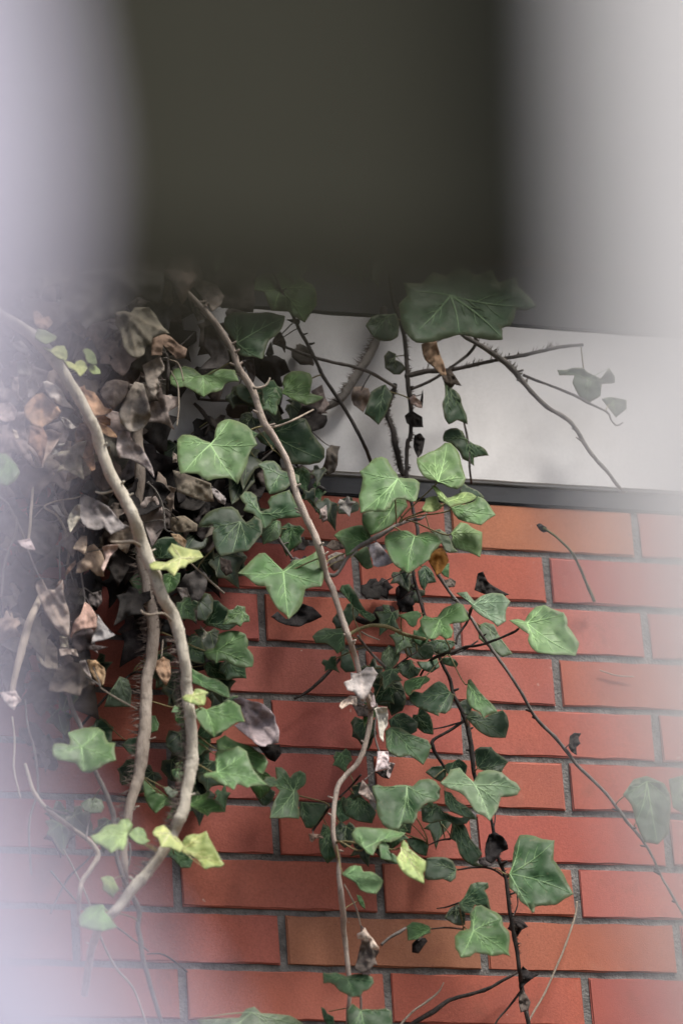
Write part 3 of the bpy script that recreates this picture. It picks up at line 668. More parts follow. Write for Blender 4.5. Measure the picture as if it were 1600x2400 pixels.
# ------------------------------------------------------------------ green leaves
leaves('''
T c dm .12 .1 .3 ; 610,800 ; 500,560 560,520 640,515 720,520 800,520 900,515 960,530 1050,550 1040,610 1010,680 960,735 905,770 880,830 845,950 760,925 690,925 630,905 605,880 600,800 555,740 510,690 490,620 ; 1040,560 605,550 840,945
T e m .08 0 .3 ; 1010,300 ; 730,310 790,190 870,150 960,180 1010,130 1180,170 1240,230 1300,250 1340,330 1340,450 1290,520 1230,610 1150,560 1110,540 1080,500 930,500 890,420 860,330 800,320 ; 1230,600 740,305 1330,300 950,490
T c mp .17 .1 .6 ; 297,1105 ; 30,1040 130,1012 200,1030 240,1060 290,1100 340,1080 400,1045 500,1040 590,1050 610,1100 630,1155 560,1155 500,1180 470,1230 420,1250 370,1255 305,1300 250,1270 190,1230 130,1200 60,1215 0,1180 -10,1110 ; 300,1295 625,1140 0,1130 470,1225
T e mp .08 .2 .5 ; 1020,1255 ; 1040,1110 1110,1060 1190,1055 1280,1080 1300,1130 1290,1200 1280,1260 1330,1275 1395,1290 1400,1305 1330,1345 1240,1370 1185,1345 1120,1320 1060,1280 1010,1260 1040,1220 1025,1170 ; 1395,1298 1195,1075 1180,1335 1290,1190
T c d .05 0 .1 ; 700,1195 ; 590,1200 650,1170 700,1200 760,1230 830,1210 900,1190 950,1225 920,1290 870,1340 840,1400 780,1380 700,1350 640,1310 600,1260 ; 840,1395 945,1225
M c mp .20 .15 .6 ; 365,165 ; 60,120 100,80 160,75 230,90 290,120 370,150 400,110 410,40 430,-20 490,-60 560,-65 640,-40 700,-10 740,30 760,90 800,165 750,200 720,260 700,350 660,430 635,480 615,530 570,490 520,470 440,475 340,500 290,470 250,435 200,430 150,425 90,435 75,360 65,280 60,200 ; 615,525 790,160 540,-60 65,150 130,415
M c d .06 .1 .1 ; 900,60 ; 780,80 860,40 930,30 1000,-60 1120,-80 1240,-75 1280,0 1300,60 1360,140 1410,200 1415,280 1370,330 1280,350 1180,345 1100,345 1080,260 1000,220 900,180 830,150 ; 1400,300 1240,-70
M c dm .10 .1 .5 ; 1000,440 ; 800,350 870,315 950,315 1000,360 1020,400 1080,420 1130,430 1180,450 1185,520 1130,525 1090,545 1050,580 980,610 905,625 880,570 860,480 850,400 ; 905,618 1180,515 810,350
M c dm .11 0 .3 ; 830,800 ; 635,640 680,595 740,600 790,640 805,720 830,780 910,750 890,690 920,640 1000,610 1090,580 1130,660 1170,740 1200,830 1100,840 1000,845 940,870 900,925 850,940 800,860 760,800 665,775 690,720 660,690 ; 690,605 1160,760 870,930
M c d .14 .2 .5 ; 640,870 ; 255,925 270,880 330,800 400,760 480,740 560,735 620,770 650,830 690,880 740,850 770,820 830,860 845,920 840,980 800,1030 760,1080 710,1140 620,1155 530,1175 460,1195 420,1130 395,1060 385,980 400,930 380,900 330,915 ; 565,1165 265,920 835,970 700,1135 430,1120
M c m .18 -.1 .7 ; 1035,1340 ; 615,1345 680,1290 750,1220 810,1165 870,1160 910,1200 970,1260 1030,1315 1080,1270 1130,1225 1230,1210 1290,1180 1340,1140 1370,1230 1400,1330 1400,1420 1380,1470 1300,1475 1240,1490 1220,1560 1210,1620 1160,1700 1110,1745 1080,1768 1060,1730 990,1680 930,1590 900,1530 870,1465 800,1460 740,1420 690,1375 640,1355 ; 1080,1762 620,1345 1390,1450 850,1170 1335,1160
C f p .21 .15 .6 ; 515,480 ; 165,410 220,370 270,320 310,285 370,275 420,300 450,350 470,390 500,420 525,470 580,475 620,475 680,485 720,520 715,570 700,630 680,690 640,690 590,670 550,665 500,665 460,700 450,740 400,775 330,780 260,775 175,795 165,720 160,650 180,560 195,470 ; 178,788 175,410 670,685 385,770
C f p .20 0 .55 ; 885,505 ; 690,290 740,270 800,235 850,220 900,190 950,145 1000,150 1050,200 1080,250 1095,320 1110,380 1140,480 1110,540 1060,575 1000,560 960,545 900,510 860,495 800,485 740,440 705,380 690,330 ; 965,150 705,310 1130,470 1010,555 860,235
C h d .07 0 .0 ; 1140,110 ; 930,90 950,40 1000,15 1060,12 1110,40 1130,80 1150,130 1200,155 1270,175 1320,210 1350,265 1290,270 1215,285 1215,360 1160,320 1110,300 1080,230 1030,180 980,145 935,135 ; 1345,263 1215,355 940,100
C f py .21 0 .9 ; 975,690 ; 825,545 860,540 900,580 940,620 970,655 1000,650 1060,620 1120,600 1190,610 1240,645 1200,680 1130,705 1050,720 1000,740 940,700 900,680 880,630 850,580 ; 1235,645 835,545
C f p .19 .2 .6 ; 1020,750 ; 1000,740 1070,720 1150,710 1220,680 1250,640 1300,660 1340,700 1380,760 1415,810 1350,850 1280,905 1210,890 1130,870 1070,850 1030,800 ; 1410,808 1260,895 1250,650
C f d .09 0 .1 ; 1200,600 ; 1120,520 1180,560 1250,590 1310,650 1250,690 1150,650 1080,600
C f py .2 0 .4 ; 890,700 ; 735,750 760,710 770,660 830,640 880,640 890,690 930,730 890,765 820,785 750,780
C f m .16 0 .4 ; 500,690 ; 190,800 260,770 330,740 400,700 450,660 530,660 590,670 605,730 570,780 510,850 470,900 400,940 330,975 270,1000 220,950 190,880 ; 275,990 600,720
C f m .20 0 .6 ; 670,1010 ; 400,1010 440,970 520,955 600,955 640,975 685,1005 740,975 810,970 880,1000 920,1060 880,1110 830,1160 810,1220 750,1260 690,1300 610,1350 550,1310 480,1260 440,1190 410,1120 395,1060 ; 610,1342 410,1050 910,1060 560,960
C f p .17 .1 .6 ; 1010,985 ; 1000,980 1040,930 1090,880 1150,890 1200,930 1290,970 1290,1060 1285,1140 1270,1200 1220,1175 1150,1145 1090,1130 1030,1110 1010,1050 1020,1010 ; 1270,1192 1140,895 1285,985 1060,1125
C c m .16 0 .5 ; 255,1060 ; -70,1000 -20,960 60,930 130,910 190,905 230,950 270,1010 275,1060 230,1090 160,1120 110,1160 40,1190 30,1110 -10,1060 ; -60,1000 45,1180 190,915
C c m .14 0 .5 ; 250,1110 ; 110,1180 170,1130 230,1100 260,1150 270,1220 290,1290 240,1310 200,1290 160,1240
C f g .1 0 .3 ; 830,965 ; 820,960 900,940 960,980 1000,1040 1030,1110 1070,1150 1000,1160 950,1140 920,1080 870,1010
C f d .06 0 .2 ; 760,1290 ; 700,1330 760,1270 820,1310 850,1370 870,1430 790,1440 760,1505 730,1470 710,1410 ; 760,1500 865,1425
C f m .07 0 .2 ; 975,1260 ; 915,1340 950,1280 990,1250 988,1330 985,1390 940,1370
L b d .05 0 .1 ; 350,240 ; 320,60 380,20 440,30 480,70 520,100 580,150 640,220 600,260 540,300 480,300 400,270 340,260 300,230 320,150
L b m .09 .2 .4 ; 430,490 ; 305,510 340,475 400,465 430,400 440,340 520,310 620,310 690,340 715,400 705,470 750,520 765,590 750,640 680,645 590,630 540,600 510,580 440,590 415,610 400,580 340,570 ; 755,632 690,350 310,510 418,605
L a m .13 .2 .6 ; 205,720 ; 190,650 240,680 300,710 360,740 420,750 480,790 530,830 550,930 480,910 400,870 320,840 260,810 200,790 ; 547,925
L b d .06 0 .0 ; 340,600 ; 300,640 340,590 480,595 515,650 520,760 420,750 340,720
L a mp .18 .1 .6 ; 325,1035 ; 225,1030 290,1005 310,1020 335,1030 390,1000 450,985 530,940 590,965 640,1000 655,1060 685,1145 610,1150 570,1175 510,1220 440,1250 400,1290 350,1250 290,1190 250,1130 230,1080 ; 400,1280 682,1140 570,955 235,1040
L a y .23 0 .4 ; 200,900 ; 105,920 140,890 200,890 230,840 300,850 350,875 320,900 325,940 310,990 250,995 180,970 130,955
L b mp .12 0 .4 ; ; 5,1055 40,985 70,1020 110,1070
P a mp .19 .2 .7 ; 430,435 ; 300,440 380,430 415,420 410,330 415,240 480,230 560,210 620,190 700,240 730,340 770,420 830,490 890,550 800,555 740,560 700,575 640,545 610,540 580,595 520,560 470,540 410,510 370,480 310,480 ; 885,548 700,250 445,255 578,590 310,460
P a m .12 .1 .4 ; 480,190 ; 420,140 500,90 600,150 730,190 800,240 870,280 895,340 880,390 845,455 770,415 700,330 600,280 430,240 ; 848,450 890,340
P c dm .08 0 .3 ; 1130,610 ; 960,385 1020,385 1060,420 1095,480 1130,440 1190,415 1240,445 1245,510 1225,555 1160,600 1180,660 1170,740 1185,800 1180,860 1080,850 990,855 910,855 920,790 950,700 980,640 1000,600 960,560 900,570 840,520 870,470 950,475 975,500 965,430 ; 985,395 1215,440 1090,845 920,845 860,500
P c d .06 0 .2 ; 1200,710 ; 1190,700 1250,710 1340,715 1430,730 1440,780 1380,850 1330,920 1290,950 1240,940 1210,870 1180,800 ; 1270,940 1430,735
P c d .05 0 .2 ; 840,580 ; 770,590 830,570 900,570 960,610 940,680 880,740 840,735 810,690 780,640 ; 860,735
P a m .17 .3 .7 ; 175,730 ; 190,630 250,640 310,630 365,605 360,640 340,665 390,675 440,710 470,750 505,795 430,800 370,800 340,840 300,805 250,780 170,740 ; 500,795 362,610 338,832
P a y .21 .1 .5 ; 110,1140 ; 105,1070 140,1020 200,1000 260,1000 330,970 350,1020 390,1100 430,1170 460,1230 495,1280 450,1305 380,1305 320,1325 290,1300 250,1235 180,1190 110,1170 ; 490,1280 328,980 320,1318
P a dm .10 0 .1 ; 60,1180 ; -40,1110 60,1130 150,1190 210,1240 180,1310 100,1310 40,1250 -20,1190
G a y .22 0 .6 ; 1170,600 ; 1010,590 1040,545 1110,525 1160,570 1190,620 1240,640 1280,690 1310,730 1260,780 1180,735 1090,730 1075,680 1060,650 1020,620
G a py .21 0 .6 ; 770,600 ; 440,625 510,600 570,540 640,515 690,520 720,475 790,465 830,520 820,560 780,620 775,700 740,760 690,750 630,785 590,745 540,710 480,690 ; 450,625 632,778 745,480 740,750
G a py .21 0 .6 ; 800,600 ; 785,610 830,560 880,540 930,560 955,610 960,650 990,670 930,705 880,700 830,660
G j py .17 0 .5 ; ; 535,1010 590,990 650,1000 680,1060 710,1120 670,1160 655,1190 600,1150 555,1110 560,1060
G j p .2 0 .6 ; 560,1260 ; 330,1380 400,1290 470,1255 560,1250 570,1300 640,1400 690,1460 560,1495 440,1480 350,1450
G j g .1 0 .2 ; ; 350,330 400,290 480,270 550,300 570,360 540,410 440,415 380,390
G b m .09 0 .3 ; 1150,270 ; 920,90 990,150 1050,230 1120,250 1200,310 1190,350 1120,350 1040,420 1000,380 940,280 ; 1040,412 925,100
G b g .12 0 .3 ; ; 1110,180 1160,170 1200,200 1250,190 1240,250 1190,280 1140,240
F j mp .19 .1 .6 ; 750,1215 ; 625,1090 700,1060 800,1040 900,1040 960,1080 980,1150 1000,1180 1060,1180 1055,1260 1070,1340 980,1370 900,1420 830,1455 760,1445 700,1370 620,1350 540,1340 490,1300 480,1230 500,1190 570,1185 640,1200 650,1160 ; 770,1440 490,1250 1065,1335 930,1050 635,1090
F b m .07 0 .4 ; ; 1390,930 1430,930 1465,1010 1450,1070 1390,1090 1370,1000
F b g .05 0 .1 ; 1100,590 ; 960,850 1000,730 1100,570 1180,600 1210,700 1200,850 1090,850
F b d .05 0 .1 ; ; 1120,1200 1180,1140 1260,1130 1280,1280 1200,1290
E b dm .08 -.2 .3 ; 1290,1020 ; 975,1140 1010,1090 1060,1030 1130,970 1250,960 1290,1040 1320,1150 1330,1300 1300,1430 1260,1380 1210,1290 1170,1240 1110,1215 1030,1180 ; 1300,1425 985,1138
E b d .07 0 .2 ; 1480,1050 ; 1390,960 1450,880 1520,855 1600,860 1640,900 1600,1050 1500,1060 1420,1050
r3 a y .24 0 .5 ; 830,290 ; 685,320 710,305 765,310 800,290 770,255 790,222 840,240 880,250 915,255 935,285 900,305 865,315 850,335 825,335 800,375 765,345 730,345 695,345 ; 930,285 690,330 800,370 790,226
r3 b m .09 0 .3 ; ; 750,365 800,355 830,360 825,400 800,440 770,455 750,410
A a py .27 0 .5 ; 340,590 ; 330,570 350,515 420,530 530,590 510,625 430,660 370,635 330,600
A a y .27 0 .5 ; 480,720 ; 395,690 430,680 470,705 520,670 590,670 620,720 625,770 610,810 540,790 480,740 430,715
A a y .26 0 .5 ; 690,850 ; 590,810 640,815 690,840 700,815 750,800 800,830 810,880 770,930 740,955 690,900 640,880
A a py .26 0 .4 ; 810,830 ; 760,710 810,695 860,730 885,780 895,840 860,850 830,840 800,820 785,770
A a y .26 0 .6 ; 820,860 ; 810,870 830,840 880,850 920,890 930,930 860,935 830,910
E l m .25 0 .4 ; ; -60,90 60,90 150,180 190,270 150,340 70,390 -40,370
r4 c dm .11 .2 .3 ; 55,515 ; 0,415 35,410 65,450 85,490 110,530 150,550 158,570 135,585 100,560 60,520 20,470 -10,440 ; 155,572 5,420
R f p .13 0 .5 ; 560,170 ; 520,170 570,150 640,130 700,125 740,170 700,200 690,250 660,275 620,255 590,210
R f mp .15 0 .5 ; 900,205 ; 720,210 760,165 830,190 880,180 930,110 1000,75 1060,50 1120,70 1150,150 1170,200 1120,230 1050,235 990,250 1025,310 1010,370 960,385 900,350 860,385 800,385 760,330 730,270 ; 815,380 975,375 1100,75 735,200
r4 i pg .15 .2 .6 ; 605,505 ; 525,450 575,445 610,490 640,465 690,450 740,455 775,490 755,530 755,580 715,605 690,580 650,560 610,530 590,500 560,475 ; 752,583 772,492 530,450 695,455
r4 i g .08 .2 .4 ; 650,595 ; 625,600 660,585 700,595 720,640 755,690 785,730 740,745 700,720 665,690 630,660 ; 780,730
r4 f p .18 .2 .6 ; 850,590 ; 770,575 810,570 840,580 860,545 890,515 930,505 985,530 1020,540 1035,570 1035,600 1065,640 1090,680 1075,740 1020,735 970,735 900,725 870,700 855,665 860,640 810,605 ; 1075,735 1025,550 775,575 925,510 900,718
R f d .11 0 .3 ; 710,490 ; 700,480 760,420 830,440 850,500 830,560 760,570 720,530
R f g .09 0 .4 ; 440,460 ; 370,510 430,440 470,450 490,500 540,520 520,590 440,680 400,640 360,570
R f m .12 0 .4 ; 760,740 ; 580,770 650,740 720,730 770,720 815,750 790,780 750,800 720,840 660,850 620,910 590,880 570,820 ; 618,905 590,775
R f dm .09 0 .3 ; 930,580 ; 920,560 980,550 1040,570 1070,610 1060,640 990,630 930,610
R f d .07 0 .1 ; 640,580 ; 500,640 560,580 640,570 680,640 740,650 700,720 620,750 560,720
R f dm .08 0 .3 ; 860,570 ; 690,590 800,590 880,560 900,640 830,690 780,680 720,640
R f d .1 0 .2 ; 930,400 ; 780,420 860,390 960,390 1030,400 1040,440 980,500 900,520 840,500
R f d .11 .1 .4 ; 1000,870 ; 620,910 660,860 740,880 800,830 850,790 900,770 950,800 980,850 1030,900 1020,970 1000,1030 950,1070 890,1060 895,1095 840,1070 760,1040 680,1000 630,960 ; 890,1090 640,920 870,780
R f m .14 .2 .5 ; 1160,800 ; 1160,760 1185,750 1220,800 1280,880 1350,950 1400,1000 1435,1055 1380,1070 1330,1085 1305,1120 1270,1060 1200,1020 1155,960 1145,880 ; 1430,1055 1305,1112
R f d .11 .1 .4 ; 1160,1100 ; 1140,1100 1190,1040 1250,1050 1310,1110 1400,1060 1480,1035 1520,1090 1535,1180 1505,1290 1440,1290 1350,1280 1260,1230 1190,1160 ; 1503,1285 1500,1050
R f dd .07 0 .1 ; ; 1070,970 1150,930 1200,1000 1180,1090 1120,1070
R f d .08 0 .2 ; 470,1110 ; 430,1130 500,1070 570,1060 640,1100 700,1150 690,1230 640,1260 560,1220 450,1190
R f dm .11 0 .4 ; 460,1215 ; 400,1230 450,1190 540,1200 620,1250 700,1280 790,1310 825,1370 800,1450 750,1540 700,1500 620,1450 540,1470 460,1440 410,1380 ; 752,1532 820,1370 440,1420
R c dd .04 0 .0 ; 380,720 ; 300,750 360,680 440,720 540,770 580,860 590,950 560,1040 460,1090 420,1000 320,990 300,880
L c dm .10 0 .4 ; 1580,330 ; 1300,360 1350,310 1420,280 1500,290 1568,280 1600,330 1600,480 1560,500 1530,520 1500,480 1430,425 1330,420 ; 1535,515 1310,365
R c d .05 0 .1 ; ; 0,480 60,470 110,600 130,680 40,690 -10,640
Q f dm .16 .1 .5 ; 600,560 ; 280,560 330,545 420,570 500,550 600,550 650,560 720,500 800,490 870,520 910,580 900,670 860,700 790,710 740,750 700,800 690,850 660,900 600,905 560,910 520,960 450,965 390,920 350,860 320,780 320,690 290,620 ; 520,955 300,565 885,680 660,895
K f pg .17 .1 .6 ; 440,945 ; 120,920 190,850 210,800 300,780 330,820 390,880 430,910 470,830 560,800 690,825 760,890 820,920 860,980 830,1030 770,1045 680,1050 665,1100 650,1160 610,1220 575,1270 530,1230 450,1190 400,1120 360,1060 300,1010 200,970 150,945 ; 575,1262 852,980 130,920 295,790 660,1120
K f d .09 0 .3 ; 460,790 ; 440,620 490,590 590,590 630,640 690,680 745,730 700,790 690,825 600,810 500,800 450,760
Q f d .07 0 .2 ; 880,740 ; 730,760 800,720 870,720 920,780 1000,830 1100,850 1170,800 1190,850 1150,900 1060,920 960,870 900,880 820,900 740,880
Q f d .08 0 .3 ; 960,620 ; 940,600 1010,620 1060,690 1140,740 1200,800 1250,870 1150,850 1000,790 950,720
Q f d .07 0 .2 ; 1030,890 ; 1000,860 1100,880 1150,950 1190,1060 1260,1130 1290,1180 1240,1260 1330,1310 1200,1290 1120,1230 1080,1170 1060,1080 1000,1040 1020,950
Q f d .10 .1 .3 ; 1050,1330 ; 780,1220 850,1210 960,1215 1020,1250 1050,1310 1050,1400 1000,1440 930,1410 870,1420 790,1420 760,1400 770,1290 ; 785,1250 930,1425 1000,1435
Q c y .20 .1 .5 ; 545,1120 ; 570,1050 610,1090 620,1130 680,1180 730,1220 775,1250 770,1330 750,1360 760,1460 680,1420 600,1380 545,1320 520,1280 500,1220 540,1160 545,1090 ; 755,1452 770,1255 560,1330
Q c mp .20 0 .7 ; 210,1130 ; 90,1000 130,940 200,935 290,945 400,950 480,965 590,990 530,1040 450,1075 370,1065 330,1110 310,1150 290,1195 240,1180 200,1130 130,1080 ; 583,988 150,950 285,1190
Q c m .17 0 .4 ; 380,1090 ; 340,1090 400,1075 435,1110 440,1160 500,1200 530,1250 500,1280 430,1240 360,1230
Q c p .17 0 .7 ; 40,1370 ; 0,1370 60,1310 120,1285 180,1295 200,1345 270,1345 330,1375 385,1430 360,1490 320,1550 240,1540 170,1510 130,1450 70,1410 ; 380,1430 300,1545 160,1295
Q c d .06 0 .1 ; 150,660 ; 0,700 80,640 170,640 260,720 320,800 280,900 150,880 30,820
Q f d .06 0 .1 ; ; 770,430 830,380 920,370 980,400 960,460 910,520 850,490
Q f d .06 0 .1 ; ; 590,1050 660,1030 740,1050 800,1110 780,1200 700,1180 630,1120
P c d .06 0 .1 ; 1450,930 ; 1400,900 1460,950 1500,1060 1530,1200 1440,1270 1380,1180 1360,1060
P c dm .06 0 .1 ; ; 1520,700 1590,650 1650,720 1640,860 1560,900 1520,820
B c dm .12 0 .5 ; 445,1155 ; 220,1095 280,1100 340,1095 440,1130 520,1110 610,1110 680,1140 690,1190 640,1250 590,1270 560,1320 480,1320 430,1290 370,1260 330,1210 290,1190 225,1195 ; 500,1315 225,1110 685,1180
B c dm .09 0 .3 ; 570,1450 ; 440,1440 490,1380 570,1440 620,1430 700,1440 800,1420 850,1450 860,1600 780,1720 640,1780 500,1700 450,1600
B c d .06 0 .1 ; ; 205,1410 240,1430 260,1470 320,1500 330,1568 280,1600 230,1530
B f m .08 0 .4 ; 1200,700 ; 990,670 1040,630 1120,640 1200,670 1210,730 1130,760 1080,790 1000,800
B c m .05 0 .1 ; ; 530,380 570,390 600,450 610,515 560,470
r5 c g .1 0 .4 ; ; 900,1235 1100,1225 1130,1185 1170,1175 1200,1205 1330,1215 1400,1260 1300,1330 1000,1330
N f dm .13 .2 .4 ; 760,385 ; 850,30 920,25 1000,40 1060,65 1170,75 1165,150 1160,250 1200,310 1250,380 1290,470 1320,520 1345,570 1270,610 1200,660 1150,670 1060,675 990,690 985,740 960,745 930,690 860,640 820,570 760,520 750,440 755,385 780,290 790,200 810,110 ; 1340,570 1160,90 962,738 850,60
N f m .14 .1 .5 ; 425,910 ; 255,960 300,910 390,890 400,830 390,760 440,680 500,670 570,710 640,740 690,790 700,860 755,920 760,1010 750,1100 765,1145 700,1120 600,1140 520,1120 440,1110 390,1150 310,1155 290,1110 260,1060 ; 762,1140 600,1135 312,1150 450,690 690,800
N f d .11 0 .3 ; 310,660 ; 340,600 380,520 400,480 470,460 560,465 565,510 530,540 560,600 580,690 600,740 520,690 440,670 400,750 340,740 300,700 290,650
N f dd .07 0 .1 ; ; 160,790 210,700 280,660 350,740 350,850 300,860 240,840
r6 i d .17 0 .3 ; 1400,140 ; 1290,200 1340,130 1400,115 1480,150 1505,200 1510,250 1500,380 1450,430 1390,420 1350,330 1330,250
r6 i d .17 0 .3 ; ; 1500,130 1568,110 1620,200 1568,290 1520,260
r2 h d .06 0 .0 ; 1130,640 ; 990,600 1030,600 1060,590 1110,590 1130,610 1190,640 1230,590 1255,630 1255,660 1195,665 1190,720 1130,755 1090,720 1060,660 1070,625 1000,625
r2 h d .06 0 .1 ; ; 1195,735 1240,725 1310,740 1310,780 1260,820 1230,780
r2 h dm .22 .1 .4 ; 500,260 ; 270,360 262,300 300,262 285,200 370,205 420,150 480,170 540,110 610,165 690,140 720,200 800,175 815,225 860,262 895,310 850,328 800,325 790,370 770,400 735,410 740,460 680,465 600,450 540,440 470,460 400,475 340,475 310,450 275,390 ; 738,455 350,420 890,308 540,435 320,240
U f d .09 0 .2 ; 420,400 ; 220,480 270,400 330,380 500,370 530,450 520,580 450,620 370,620 290,580
U f d .10 0 .1 ; 400,1030 ; 210,1290 270,1090 330,1050 400,1020 470,1120 420,1270 340,1395 280,1340 ; 340,1388
U f dd .05 0 .0 ; ; 400,870 390,760 430,710 500,740 490,790 560,830 590,880 540,930 480,930
U h d .08 0 .1 ; 960,1030 ; 945,1010 1000,1050 1050,1080 1090,1130 1110,1220 1150,1310 1155,1390 1110,1370 1060,1350 1030,1370 985,1390 950,1340 935,1270 925,1200 950,1130 ; 1150,1385 985,1385
r2 f dm .07 0 .3 ; ; -60,100 -20,60 60,70 120,100 90,140 20,160 -40,150
''')
